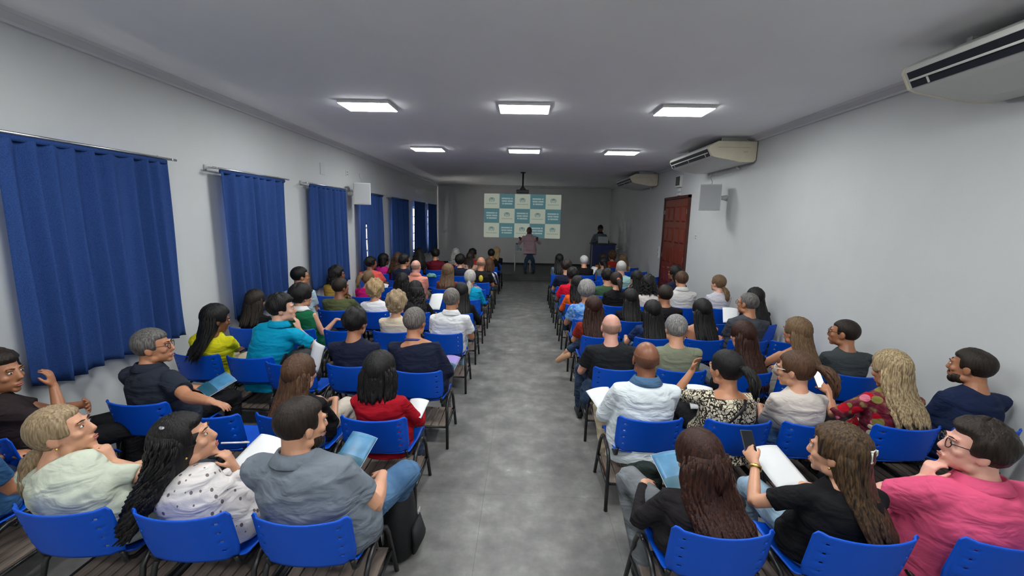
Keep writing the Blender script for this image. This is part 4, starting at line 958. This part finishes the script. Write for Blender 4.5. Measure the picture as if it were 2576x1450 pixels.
P['AM'] = seat_person('L', 9, -2.80, 'woman with large dark hair in navy before the purplish curtain', 'the woman with large dark hair', hx=-2.70, hz=1.16, skin='tan', hair=('curly', 'black'), shirt=NAVY, pants=BLACKP, **F_)
P['AP'] = seat_person('L', 10, -1.42, 'black-haired man in red top near the stage', 'the black-haired man in red near the stage', hz=1.10, skin='tan', hair=('full', 'black'), shirt=fc('brickred', 170, 52, 46), pants=BLACKP, yaw=-40)
P['AO'] = seat_person('L', 10, -1.95, 'grey-haired person in black and white striped top', 'the grey-haired person in stripes', hx=-1.905, hz=1.09, skin='light', hair=('curlybob', 'silver'), shirt=fabric('cloth_stripe', srgb(30, 30, 34), 'stripes', srgb(215, 212, 208), scale=9), pants=BLACKP, **F_)
P['AR'] = seat_person('L', 10, -.93, 'dark-haired woman in black top with orange scarf at the front aisle seat', 'the woman with the orange scarf', hx=-.90, hz=1.115, skin='tan', hair=('short', 'black'), shirt=BLACK, sleeve='long', pants=BLACKP, yaw=-6, collar=fc('orange_scarf', 168, 96, 40), R='wide', **F_)
P['AS'] = seat_person('L', 11, -.90, 'blonde woman in the row nearest the stage, left of the aisle', 'the blonde woman nearest the stage', hx=-.80, hz=1.10, skin='light', hair=('medium', 'blond'), shirt=BLACK, pants=BLACKP, yaw=-20, **F_)
# right block, nearest row
P['a'] = seat_person('R', 0, .93, 'woman with long half-tied dark hair in black cardigan and grey jeans', 'the woman in grey jeans with half-tied hair', hx=.925, hy=2.08, hz=.925, skin='light', hair=('halfup', 'redbrown'), shirt=fc('cardigan', 34, 31, 33), sleeve='long', pants=JEANSG, yaw=16, pitch=-24, w=1.08, L='wide', R='lap', knees={-1: ((.66, 2.46, .60), (.74, 2.18, .12)), 1: ((1.06, 2.48, .56),)}, **F_)
P['b'] = seat_person('R', 0, 1.56, 'woman with white hair claw clip and black tee looking at a phone', 'the woman with the white claw clip', hx=1.575, hz=1.02, skin='light', hair=('long', 'highlights'), shirt=BLACK, pants=JEANSL, yaw=38, pitch=-2, w=1.05, L=('at', dict(p=(1.33, 2.28, .80), d=(-.1, .85, .45), n=(-.6, .2, .6), hint=(-.9, -.3, -.8), curl=.75)), R='lap', **F_)
P['c'] = seat_person('R', 0, 2.2, 'man with black glasses in pink polo shirt resting chin on hand', 'the man in the pink polo shirt', hx=2.225, hz=1.065, skin='pink', hair=('full', 'dark'), shirt=fc('pink', 214, 84, 122), collar=fc('pink', 0, 0, 0), pants=BLACKP, yaw=66, pitch=8, glasses='black', w=1.36, L=('chin', dict(hint=(-.8, .4, -1), curl=.95)), R='lap', armr=1.15, hem=.1)
chair(2.86, 1.95, 'empty blue chair cut by the lower right corner of the photo', 8)
# right block, second row
P['e'] = seat_person('R', 1, .92, 'bald man in white shirt with blue denim collar beside the aisle', 'the bald man in the white shirt', hx=.93, hz=1.115, skin='brown', hair=('ring', 'stubblebrown'), shirt=fc('offwhite', 214, 222, 226), sleeve='long', collar=fc('collarblue', 74, 106, 140), pants=KHAKI, w=1.16, L='wide', R='lap', hem=.14, knees={-1: ((.70, 3.56, .56), (.75, 3.34, .12))}, shoes=plain('shoe_brown', srgb(120, 70, 44), .4))
P['f'] = seat_person('R', 1, 1.53, 'woman in cream and black floral blouse lifting her hand to her face', 'the woman in the cream and black floral blouse', hx=1.525, hz=1.055, skin='tan', hair=('pony', 'black'), shirt=fabric('cloth_floral', srgb(44, 40, 34), 'floral', srgb(214, 204, 180), scale=10), sleeve='elbow', neck=.89, pants=BLACKP, yaw=24, pitch=-6, w=1.16, L=('at', dict(p=(1.36, 3.32, .97), d=(.25, .05, 1), n=(-.6, .6, 0), hint=(-.9, .3, -1), curl=.7)), hem=.12, **F_)
P['g'] = seat_person('R', 1, 2.06, 'woman with white glasses and brown ponytail in pale top fading to blue', 'the woman with white glasses', hx=2.03, hz=1.065, skin='light', hair=('pony', 'brown'), shirt=fabric('cloth_dip', srgb(204, 196, 188), 'dip', srgb(58, 92, 132)), sleeve='elbow', pants=BLACKP, yaw=42, pitch=-8, glasses='white', **F_)
P['h'] = seat_person('R', 1, 2.68, 'woman with long wavy blonde hair in red floral blouse with lit phone', 'the woman with long wavy blonde hair', hx=2.72, hz=1.08, skin='tan', hair=('wavy', 'ashblond'), shirt=fabric('cloth_blooms', srgb(90, 20, 36), 'blooms', srgb(170, 10, 34), srgb(122, 116, 60), 12), sleeve='elbow', pants=BLACKP, yaw=12, pitch=-14, w=1.1, L=('at', dict(p=(2.43, 3.30, .83), d=(-.25, .9, .35), n=(-.6, .0, .7), hint=(-1, -.3, -.8), curl=.7)), **F_)
P['i'] = seat_person('R', 1, 3.22, 'bearded man in navy tee against the right wall', 'the bearded man in navy against the right wall', hx=3.29, hz=1.125, skin='olive', hair=('thin', 'dark'), shirt=fc('navyblue', 24, 36, 66), pants=BLACKP, yaw=30, w=1.08, beard=True)
# right block, third row
P['j'] = seat_person('R', 2, .91, 'bald man in black tee and jeans beside the aisle', 'the bald man in the black tee', hx=.875, hz=1.095, skin='pink', hair=('ring', 'stubblelight'), shirt=fc('black_tee', 30, 33, 36), pants=JEANSD, w=1.14, L='wide', knees={-1: ((.66, 4.52, .56),)})
P['k'] = seat_person('R', 2, 1.50, 'man with cropped grey hair in grey-green tee', 'the man in the grey-green tee', hz=1.095, skin='light', hair=('short', 'grey'), shirt=fc('greygreen', 124, 128, 108), pants=BLACKP, w=1.12, yaw=4)
P['l'] = seat_person('R', 2, 2.10, 'woman with very long dark hair left of the light brown haired woman', 'the woman with very long dark hair', hx=2.15, hz=1.045, skin='light', hair=('verylong', 'redbrown'), shirt=BLACK, pants=GREYP, yaw=12, pitch=-6, **F_)
P['m'] = seat_person('R', 2, 2.62, 'woman with long straight light brown hair and bare shoulders holding a phone', 'the woman with light brown hair', hx=2.66, hz=1.095, skin='tan', hair=('long', 'lightbrown'), shirt=fc('strapless', 190, 182, 170), sleeve='none', neck=.72, pants=JEANSG, yaw=18, L=('at', dict(p=(2.40, 4.38, .84), d=(-.2, .8, .5), n=(-.7, .1, .5), hint=(-.8, -.2, -1), curl=.6)), **F_)
P['n'] = seat_person('R', 2, 3.12, 'young man with glasses and cropped hair in charcoal tee by the wall', 'the young man with glasses in charcoal', hx=3.11, hz=1.10, skin='olive', hair=('crop', 'dark'), shirt=CHAR, pants=BLACKP, yaw=44, glasses='brown')
# right block, fourth row
P['o'] = seat_person('R', 3, .94, 'woman with wavy dark hair in rust top crossing a leg into the aisle', 'the woman in the rust top', hx=.875, hz=1.06, skin='light', hair=('wavy', 'redbrown'), shirt=fc('rust', 140, 46, 30), sleeve='short', pants=JEANSD, yaw=4, w=1.05, knees={1: ((.86, 5.55, .60), (.62, 5.56, .40), (-.6, .5, -.5)), -1: ((.84, 5.56, .52),)}, shoes=plain('shoe_nude', srgb(206, 160, 126), .4), L='wide', **F_)
P['p'] = seat_person('R', 3, 1.56, 'woman with long straight black hair in navy tee', 'the black-haired woman in the navy tee', hx=1.595, hz=1.03, skin='light', hair=('verylong', 'black'), shirt=fc('navy_tee', 30, 48, 86), pants=JEANS, L='wide', **F_)
P['q'] = seat_person('R', 3, 2.15, 'bare-backed woman with long black hair and checked skirt', 'the bare-backed woman with long black hair', hx=2.19, hz=1.06, skin='tan', hair=('long', 'black'), shirt=fabric('cloth_plaid', srgb(20, 20, 24), 'plaid', srgb(190, 190, 190), scale=16), sleeve='none', neck=.5, pants=fabric('cloth_plaid', (0, 0, 0)), yaw=6, **F_)
P['r'] = seat_person('R', 3, 2.66, 'grey-haired man with glasses in slate grey tee', 'the grey-haired man in the slate tee', hx=2.735, hz=1.165, skin='tan', hair=('crop', 'darkgrey'), shirt=fc('slatetee', 66, 70, 78), pants=BLACKP, yaw=32, glasses='black', w=1.1)
chair(3.16, 5.04, 'empty blue chair against right wall ahead of the light brown haired woman', -6)
# right block, fifth row
P['t'] = seat_person('R', 4, .93, 'grey-haired person in light blue tie-dye shirt beside the aisle', 'the person in the tie-dye shirt', hx=.91, hz=1.12, skin='tan', hair=('bowl', 'grey'), shirt=fabric('cloth_tiedye', srgb(52, 110, 190), 'tiedye', srgb(130, 176, 222), scale=9), pants=BLACKP, L='wide', w=1.04)
P['u'] = seat_person('R', 4, 1.52, 'woman with straight black hair in black off-shoulder top', 'the woman in the off-shoulder top', hx=1.535, hz=1.03, skin='light', hair=('long', 'black'), shirt=BLACK, neck=.76, pants=BLACKP, **F_)
P['v'] = seat_person('R', 4, 2.03, 'short-haired man in black tee right of the off-shoulder woman', 'the short-haired man in the black tee', hx=2.015, hz=1.10, skin='olive', hair=('short', 'dark'), shirt=BLACK, pants=BLACKP, yaw=6, w=1.06)
chair(2.66, 5.9, 'empty blue chair with white paper left of the long-haired woman at the wall')
P['s'] = seat_person('R', 4, 3.25, 'woman with long black hair in black at the right wall behind slate tee', 'the long-haired woman in black at the right wall', hx=3.27, hz=1.09, skin='light', hair=('long', 'black'), shirt=BLACK, sleeve='long', pants=BLACKP, yaw=14, **F_)
# right block, sixth row
P['y'] = seat_person('R', 5, .93, 'woman with dark hair in orange long-sleeved top at the aisle', 'the woman in the orange top', hx=.91, hz=1.06, skin='tan', hair=('medium', 'black'), shirt=fc('orange', 222, 92, 30), sleeve='long', pants=JEANSD, L='wide', **F_)
P['aa'] = seat_person('R', 5, 1.53, 'woman with pink hair tie and dark ponytail in black', 'the woman with the pink hair tie', hx=1.545, hz=1.145, skin='light', hair=('pony', 'dark'), shirt=BLACK, pants=BLACKP, yaw=4, **F_)
P['z'] = seat_person('R', 5, 2.08, 'woman with curly dark bob in white sleeveless top', 'the woman with the curly dark bob', hx=2.07, hz=1.10, skin='light', hair=('curlybob', 'black'), shirt=fc('ivory', 214, 204, 200), sleeve='cap', pants=BLACKP, **F_)
P['w'] = seat_person('R', 5, 2.61, 'man with short brown hair in white polo near the door', 'the man in the white polo near the door', hz=1.185, skin='light', hair=('short', 'brown'), shirt=fc('offpolo', 206, 204, 200), collar=fc('offpolo', 0, 0, 0), pants=BLACKP, yaw=2, w=1.06)
P['x'] = seat_person('R', 5, 3.2, 'woman with low light brown ponytail in white tee at right wall', 'the woman with the light brown ponytail', hx=3.21, hz=1.14, skin='fair', hair=('lowpony', 'lightbrown'), shirt=fc('whitetee', 206, 204, 212), pants=BLACKP, yaw=30, **F_)
# right block, far rows
P['ab'] = seat_person('R', 6, .93, 'dark-haired man in bright red tee beside the aisle', 'the man in the bright red tee', hx=.925, hz=1.10, skin='brown', hair=('full', 'black'), shirt=fc('brightred', 214, 18, 48), pants=JEANS, L='wide')
P['ac'] = seat_person('R', 6, 1.55, 'dark-haired man in green tee', 'the man in the green tee', hx=1.565, hz=1.09, skin='light', hair=('full', 'black'), shirt=fc('moss', 66, 98, 70), pants=BLACKP)
P['ad'] = seat_person('R', 6, 2.10, 'woman with straight black hair in black touching her face', 'the black-haired woman touching her face', hz=1.07, skin='light', hair=('medium', 'black'), shirt=BLACK, pants=BLACKP, yaw=24, L='chin', **F_)
P['ae'] = seat_person('R', 6, 2.78, 'woman with dark bob in navy sitting before the wooden door', 'the woman in front of the wooden door', hx=2.80, hz=1.18, skin='brown', hair=('medium', 'black'), shirt=NAVY, pants=BLACKP, yaw=42, L='wide', **F_)
P['af'] = seat_person('R', 7, .92, 'dark-haired man in navy tee and jeans beside the aisle', 'the man in the navy tee at the right aisle', hx=.905, hz=1.155, skin='light', hair=('full', 'dark'), shirt=NAVY, pants=JEANS, L='wide')
chair(1.5, 8.78, 'empty blue chair behind the cap wearer, left of the pale teal tee')
P['ag'] = seat_person('R', 7, 2.05, 'grey-haired man in pale teal tee', 'the man in the pale teal tee', hx=2.03, hz=1.16, skin='pink', hair=('short', 'silver'), shirt=fc('paleteal', 150, 188, 184), pants=BLACKP, w=1.1)
chair(2.66, 8.78, 'empty blue chair right of the pale teal tee')
for q, cx in enumerate((.93, 1.5, 2.08)):
    chair(cx, 9.77, ['empty blue aisle chair behind the woman with striped top', 'empty blue chair directly behind the white cap wearer', 'empty blue chair directly behind the ponytail woman near the podium'][q])
P['ai'] = seat_person('R', 9, .93, 'woman with straight black hair in striped top at front aisle', 'the woman in the striped top', hx=.91, hz=1.12, skin='light', hair=('long', 'black'), shirt=fabric('cloth_stripe2', srgb(70, 90, 100), 'stripes', srgb(120, 132, 140), scale=9), pants=JEANS, **F_)
P['aj'] = seat_person('R', 9, 1.53, 'person in white cap and black top', 'the person in the white cap', hz=1.10, skin='light', hair=('short', 'white'), shirt=BLACK, sleeve='long', pants=BLACKP)
P['ak2'] = seat_person('R', 9, 2.05, 'dark-haired woman with ponytail in grey top before the podium', 'the ponytail woman in grey before the podium', hx=2.01, hz=1.07, skin='tan', hair=('pony', 'black'), shirt=fc('greytop', 96, 104, 104), sleeve='cap', pants=BLACKP, **F_)
P['am'] = seat_person('R', 10, 2.74, 'woman with long dark blonde hair right of the podium', 'the dark blonde woman right of the podium', hz=1.06, skin='light', hair=('medium', 'lightbrown'), shirt=fc('sand', 190, 160, 134), sleeve='cap', pants=BLACKP, **F_)
P['ak'] = seat_person('R', 10, 2.17, 'woman with long brown hair in orange patterned sleeves before the podium', 'the woman with orange patterned sleeves', hx=2.185, hz=1.085, skin='tan', hair=('long', 'dark'), shirt=fabric('cloth_amber', srgb(150, 92, 40), 'spots', srgb(70, 30, 20), scale=18), pants=BLACKP, **F_)
P['al'] = seat_person('R', 11, 2.62, 'dark-haired person in dark red top in row nearest the podium', 'the person in dark red nearest the podium', hx=2.62, hz=1.08, skin='tan', hair=('updo', 'brown'), shirt=fc('firebrick', 150, 44, 30), pants=BLACKP, yaw=20, **F_)
for q, (cx, ry) in enumerate(((3.12, 10.7), (3.12, 11.74), (3.14, 12.7))):
    chair(cx, ry, ['nearest of three empty blue chairs in a file before the wooden door', 'middle of three empty blue chairs in a file along right wall', 'farthest of three empty blue chairs in a file along right wall'][q])

# ------------------------------------------------------------------ the two people on the stage
P['spk'] = person(.23, 15.3, 1.70, hx=.19, hy=15.24, label='man in pale pink shirt and jeans speaking with both hands raised', skin='dark', hair=('ring', 'stubble'), shirt=fc('palepink', 190, 160, 168), sleeve='long', collar=fc('palepink', 0, 0, 0), pants=JEANSD, yaw=176, pitch=-14, byaw=180, stand=1.66, w=1.12, lod=2, hem=.1,
    R=('at', dict(p=(-.10, 14.98, 1.40), d=(-.4, -.4, .9), n=(0, 1, .3), hint=(-.6, .2, -1), curl=.6)), L=('at', dict(p=(.47, 15.0, 1.40), d=(.0, -.2, 1), n=(0, 1, .3), hint=(.9, .2, -1), curl=.9)))
P['op'] = person(2.82, 16.25, 1.80, label='man in grey shirt standing behind the podium looking down at laptop', skin='dark', hair=('short', 'black'), shirt=fc('dullgrey', 96, 106, 114), sleeve='long', collar=BLACK, pants=BLACKP, yaw=180, pitch=-22, byaw=180, hy=16.2, stand=1.66, lod=2, w=1.05,
    R=('at', dict(p=(2.68, 15.95, 1.36), d=(.1, -1, -.1), n=(0, 0, 1), hint=(-.8, .3, -.8))), L=('at', dict(p=(2.96, 15.95, 1.36), d=(-.1, -1, -.1), n=(0, 0, 1), hint=(.8, .3, -.8))))
# ------------------------------------------------------------------ things held, worn and left on chairs
M_paper = plain('paper_white', (.78, .79, .80), .7)
M_print = plain('print_grey', (.35, .37, .42), .7)
def frame(n, up):
    n = nrm(n); up = np.asarray(up, float); v = nrm(up-n*(up@n)); return np.stack([np.cross(v, n), v, n], 1)    # columns: across, up the page, out of the page
def sheet_mesh(w, h, bend=.02, k=8):
    V = []; F = []
    for j in range(k+1):
        for i in range(k+1):
            s, t = i/k-.5, j/k-.5; V.append((s*w, t*h, bend*(1-4*s*s)+bend*.5*math.sin(3*t)))
    for j in range(k):
        for i in range(k): F.append((j*(k+1)+i, j*(k+1)+i+1, (j+1)*(k+1)+i+1, (j+1)*(k+1)+i))
    return V, F
def place(o, c, R): 
    M = Matrix([list(r) for r in R]).to_4x4(); M.translation = tuple(c); o.matrix_world = M
def paper(c, n, up, label, w=.21, h=.297, bend=.015, group=None):
    t = empty('paper_sheet'); V, F = sheet_mesh(w, h, bend); b = MB(); b.add(V, F); solid(b.obj('page', M_paper, t), .0015)
    for q in range(5):
        b = MB(); z = h*(.3-.13*q); x1 = w*(.36 if q % 2 == 0 else .2)
        b.add([(-w*.36, z, bend*.6+.003), (x1, z, bend*.6+.003), (x1, z+.006, bend*.6+.003), (-w*.36, z+.006, bend*.6+.003)], [(0, 1, 2, 3)])
    place(t, c, frame(n, up)); tag(t, label, 'paper', group); return t
M_cov = plain('cover_blue', srgb(70, 128, 168), .4, var=.25, vscale=14); M_cov2 = plain('cover_teal', srgb(40, 92, 112), .4)
def booklet(c, n, up, label, w=.17, h=.24):
    t = empty('booklet'); V, F = sheet_mesh(w, h, .012)
    b = MB(); b.add(V, F); solid(b.obj('pages', M_paper, t), .006, -1)
    b = MB(); b.add([(x*.985, y*.985, z+.0015) for x, y, z in V], F); cv = b.obj('cover', M_cov, t); solid(cv, .001)
    b = MB(); b.add([(x*.985, y*.32-h*.3, z+.0032) for x, y, z in V], F); b.obj('cover_band', M_cov2, cv)
    place(t, c, frame(n, up)); tag(t, label, 'booklet'); return t
def phone(c, n, up, label, lit=None):
    t = empty('mobile_phone'); b = MB(); b.box((0, 0, 0), (.074, .155, .009)); bevel(b.obj('case', plain('phone_case', srgb(60, 56, 60), .4), t, False), .004, 3)
    m = plain('phone_screen_dark', (.015, .018, .022), .1) if not lit else plain('phone_screen_lit', (.5, .5, .5), .3, emit=(.95, .92, .95), estr=lit)
    b = MB(); b.box((0, 0, .005), (.066, .144, .002)); b.obj('screen', m, t, False)
    b = MB(); b.box((-.02, .055, -.006), (.022, .03, .004)); b.obj('camera_bump', M_dark, t, False)
    place(t, c, frame(n, up)); tag(t, label, 'phone'); return t
UPF = (0, 1, .12)
booklet((-.97, 2.36, .74), (.05, -.5, 1), (.25, 1, .4), 'blue booklet on the lap of the man in the grey polo')
paper((-1.55, 2.33, .70), (0, -.35, 1), (.3, 1, .3), 'white sheets on the lap of the woman with long black curls')
booklet((-2.05, 2.22, .66), (.1, -.3, 1), (-.4, 1, .2), 'blue booklet on the lap of the blonde woman in pale green', .15, .2)
booklet((-2.56, 3.42, .69), (.1, -.4, 1), (.6, 1, .3), 'blue booklet on the thigh of the man in the dark navy shirt')
paper((-.79, 3.10, .68), (0, -.2, 1), (.1, 1, .1), 'white sheet on the lap of the woman in the red sweater', .15, .2)
t = booklet((-.70, 4.15, .69), (0, -.3, 1), (.2, 1, .2), 'white and purple notebook on the knee of the man with lanyard', .15, .2)
for ch in t.children:
    if ch.name.startswith('cover'): ch.data.materials[0] = plain('cover_violet', srgb(140, 120, 190), .5)
paper((-1.33, 6.52, .83), (-.3, -.7, .8), (.1, .7, .7), 'white sheet held by the woman with thick wavy black hair')
paper((-2.02, 6.52, .86), (-.2, -.7, .8), (.3, .7, .7), 'white sheet beside the woman with pinned-up blonde curls', .18, .2)
paper((-2.72, 8.28, .72), (0, -.9, .6), (.2, .6, .9), 'white sheet standing on the empty chair beside the bald man in peach', .18, .2)
paper((-1.93, 3.90, .80), (-.5, -.8, .4), (.35, .1, 1), 'crumpled white paper sticking up beside the black backpack', .17, .27, .05)
paper((.70, 3.36, .68), (0, -.25, 1), (-.35, 1, .2), 'white sheets on the knee of the bald man in white shirt')
paper((1.50, 3.42, .70), (0, -.3, 1), (.2, 1, .2), 'white sheet on the lap of the woman in floral blouse')
booklet((.93, 2.34, .70), (-.05, -.4, 1), (-.2, 1, .3), 'open booklet with blue cover on lap of woman in grey jeans', .22, .26)
paper((1.56, 2.44, .69), (0, -.3, 1), (-.2, 1, .2), 'white notepad on the lap of the woman with the white claw clip')
paper((3.12, 6.42, .76), (-.2, -.6, .9), (.3, .9, .5), 'white sheet on the lap of the woman at the right wall')
paper((2.7, 6.2, .5), (0, -.1, 1), (.3, 1, 0), 'white sheet lying on the empty chair left of right wall woman')
paper((1.78, 11.0, .86), (-.2, -.6, .9), (.6, .9, .4), 'white sheet beside the person in the white cap', .16, .26)
ph = P['b']; W = ph['arms'][-1][2]
phone(W+np.array((.015, .11, .06)), (.1, -.75, .65), (0, .65, .75), 'dark phone in the hand of the woman with the white claw clip')
W = P['h']['arms'][-1][2]
phone(W+np.array((-.03, .10, .075)), (.15, -.8, .6), (-.1, .6, .8), 'lit white phone in the hand of the wavy blonde woman', .9)
W = P['m']['arms'][-1][2]
phone(W+np.array((-.02, .10, .06)), (.2, -.7, .7), (-.3, .7, .7), 'pale phone in the hand of the light brown haired woman', .35)
# pen at the mouth of the curly-haired woman
hb = P['B']['hb']; A_ = hb((.01, .115, -.07)); D_ = nrm(np.array((1, .35, -.12)))
t = empty('pen', tuple(A_)); b = MB(); b.loft([np.zeros(3), D_*.13], [.0045, .0045], 8, (0, 0, 1)); b.obj('barrel', plain('pen_white', (.7, .7, .72), .3), t)
b = MB(); b.loft([D_*.095+np.array((0, 0, .006)), D_*.13+np.array((0, 0, .006))], [.0015, .0015], 6, (0, 0, 1)); b.obj('pocket_clip', M_metal, t); tag(t, 'thin white pen at the lips of the curly-haired woman', 'pen')
def backpack(loc, s, rz, label, c=(20, 20, 24), tilt=0):
    t = empty('backpack', loc, math.radians(rz)); m = plain('bag_%d_%d_%d' % c, srgb(*c), .7, bump=.3, bscale=120)
    b = MB(); w, d, h = s
    b.loft([(0, 0, 0), (0, 0, h*.06), (0, 0, h*.5), (0, .0, h*.85), (0, 0, h)], [(w*.42, d*.42), (w*.5, d*.5), (w*.5, d*.5), (w*.44, d*.42), (w*.22, d*.2)], 20, (1, 0, 0)); b.obj('body', m, t)
    b = MB(); b.loft([(0, -d*.5, h*.08), (0, -d*.58, h*.25), (0, -d*.5, h*.48)], [(w*.3, .02), (w*.34, .04), (w*.3, .02)], 14, (1, 0, 0)); b.obj('zip_pocket', m, t)
    b = MB(); b.loft([(-.04, 0, h*.96), (-.03, 0, h*1.08), (.03, 0, h*1.08), (.04, 0, h*.96)], [.009]*4, 8, (0, 1, 0)); b.obj('top_handle', m, t)
    for s_ in (-1, 1):
        b = MB(); b.loft([(s_*w*.25, d*.42, h*.9), (s_*w*.3, d*.62, h*.6), (s_*w*.32, d*.5, h*.12)], [(.022, .006)]*3, 8, (1, 0, 0)); b.obj('strap', m, t)
    b = MB(); b.box((w*.2, -d*.53, h*.55), (.05, .006, .02)); b.obj('buckle', plain('buckle_grey', (.5, .5, .5), .4), t, False)
    tag(t, label, 'bag'); return t
t = backpack((-2.16, 4.05, .455), (.34, .24, .36), 20, 'black backpack lying on the empty chair beside the turquoise polo'); t.rotation_euler = (0, 0, math.radians(70))
backpack((-.74, 2.48, .0), (.28, .2, .44), 90, 'black backpack on the floor under the man in the grey polo')
backpack((-.93, 8.36, .455), (.32, .22, .34), 10, 'grey and white patterned bag on the empty aisle chair', (126, 124, 130))
# cloth items
def cloth(name, loc, pts, rad, c, label, cat):
    t = empty(name, loc); b = MB(); b.loft(pts, rad, 18, (1, 0, 0)); o = b.obj('folded_cloth', fabric('loose_%d_%d_%d' % c, srgb(*c)), t); remesh(o, .012, 3, .05)
    b = MB(); b.loft([np.array(p)*.9+np.array((.02, -.02, .02)) for p in pts[:-1]], np.array(rad)[:-1]*.5, 10, (1, 0, 0)); o2 = b.obj('sleeve', fabric('loose_%d_%d_%d' % c, (0, 0, 0)), t); remesh(o2, .014, 2, .03); tag(t, label, cat)
cloth('jacket', (.78, 2.5, .34), [(0, 0, 0), (.0, 0, .1), (.0, 0, .22), (.02, .0, .3)], [(.10, .12), (.13, .14), (.12, .12), (.05, .06)], (30, 40, 38), 'dark green jacket bundled beside the woman in grey jeans', 'jacket')
cloth('denim_jacket', (.665, 4.10, .28), [(.0, .02, 0), (-.01, .02, .1), (.0, 0, .2), (.03, 0, .3)], [(.03, .10), (.05, .15), (.05, .13), (.03, .08)], (44, 60, 84), 'denim jacket hanging over the aisle side of a chair', 'jacket')
cloth('green_cloth', (-2.12, 9.98, .74), [(0, -.06, 0), (0, -.06, .05), (0, -.06, .09)], [(.12, .05), (.1, .05), (.04, .03)], (110, 168, 150), 'folded pale green cloth on the back of an empty chair', 'cloth')
cloth('yellow_bag', (.80, 4.75, .0), [(0, 0, .0), (0, 0, .1), (0, 0, .2)], [(.07, .05), (.08, .05), (.04, .03)], (206, 160, 40), 'small yellow bag on the floor under a chair by the aisle', 'bag')
# worn details (parts of the people)
def part(pk, name, mb, m): o = mb.obj(name, m, P[pk]['root']); return o
def rel(pk, q): return np.asarray(q, float)-P[pk]['base']
# lanyard of the navy sweater man
ctr = rel('J', P['J']['spine'](.975)); b = MB(); A = np.linspace(0, 2*math.pi, 25)
b.loft([ctr+np.array((.084*math.cos(a), .08*math.sin(a)+.0, .006-.03*math.sin(a))) for a in A], [(.010, .003)]*25, 6, (0, 0, 1), False); part('J', 'lanyard', b, plain('lanyard_blue', srgb(40, 56, 140), .5))
def strap(pk, a, c, m):    # strap lying diagonally over the back
    p0 = rel(pk, P[pk]['spine'](.95)); p1 = rel(pk, P[pk]['spine'](.15)); pts = []
    for t in np.linspace(0, 1, 9):
        q = p0+(p1-p0)*t; x = a+(c-a)*t; d = .135+.03*math.sin(math.pi*t) if t > .12 else .10
        pts.append(q+np.array((x, -math.sqrt(max(.002, d*d-(x*.55)**2))-.028, 0)))
    b = MB(); b.loft(pts, [(.011, .004)]*9, 6, (1, 0, 0)); part(pk, 'bag_strap', b, m)
strap('f', .07, -.16, plain('strap_dark', (.015, .012, .014), .5)); strap('Y', -.08, .12, plain('strap_dark', (0, 0, 0)))
# claw clip, watch, earrings
hb = P['b']['hb']; Rb_ = P['b']['R']; b = MB(); c0 = rel('b', hb((-.012, -.120, .04)))
for dx, dz, w_, h_ in ((-.022, 0, .006, .07), (.022, 0, .006, .07), (0, .033, .05, .008), (0, -.033, .05, .008), (.05, .012, .05, .007), (.05, -.012, .05, .007), (.075, 0, .007, .03)): b.box(c0+Rb_@np.array((dx*.8, -.004, dz*.8)), (w_*.85, .012, h_*.85), Rb_)
part('b', 'hair_accessory', b, plain('clip_cream', (.72, .70, .64), .4))
S_, E_l, W_ = P['b']['arms'][-1]; ax = nrm(W_-E_l); b = MB(); b.loft([rel('b', W_-ax*.035), rel('b', W_-ax*.02)], [.034, .034], 16, (0, 0, 1)); wt = part('b', 'wristwatch', b, plain('gold', (.75, .5, .16), .3, metal=1))
for k, s_ in (('b', -1), ('B', 1), ('C', 1)):
    b = MB(); b.ell(rel(k, P[k]['hb']((s_*.083, -.002, -.045))), (.0065, .0065, .0065), None, 10, 8); part(k, 'earring', b, plain('gold', (0, 0, 0)))
b = MB(); q = P['B']['hb']; b.ell(rel('B', q((.05, -.04, .115))), (.03, .012, .01), P['B']['R']@rot(30), 12, 8); part('B', 'hair_accessory', b, plain('sunglasses_glint', (.5, .5, .52), .08, metal=.8))  # shiny bead added for the glint of sunglasses on her hair
# printed back of the black tee, pink hair tie, white cap
b = MB(); q = rel('AE', P['AE']['spine'](.62)); b.ell(q+np.array((.03, -.158, .03)), (.045, .02, .07), None, 14, 10); part('AE', 'shirt_print', b, plain('print_yellow', srgb(216, 190, 60), .7))
b = MB(); b.ell(rel('aa', P['aa']['hb']((0, -.125, .035))), (.03, .02, .03), P['aa']['R'], 12, 8); part('aa', 'hair_tie', b, plain('tie_pink', srgb(226, 110, 120), .6))
b = MB(); b.ell(rel('Y', P['Y']['hb']((0, -.112, -.052))), (.022, .02, .022), None, 12, 8); part('Y', 'hair_tie', b, plain('tie_white', (.7, .7, .68), .6))
b = MB(); c_ = P['aj']['hb']; b.ell(rel('aj', c_((0, -.012, .05))), np.array((.092, .112, .082))*HS, P['aj']['R'], 24, 16); b.ell(rel('aj', c_((0, .10, .045))), np.array((.07, .06, .008))*HS, P['aj']['R'], 16, 8); part('aj', 'cap', b, plain('cap_white', (.62, .60, .60), .7))
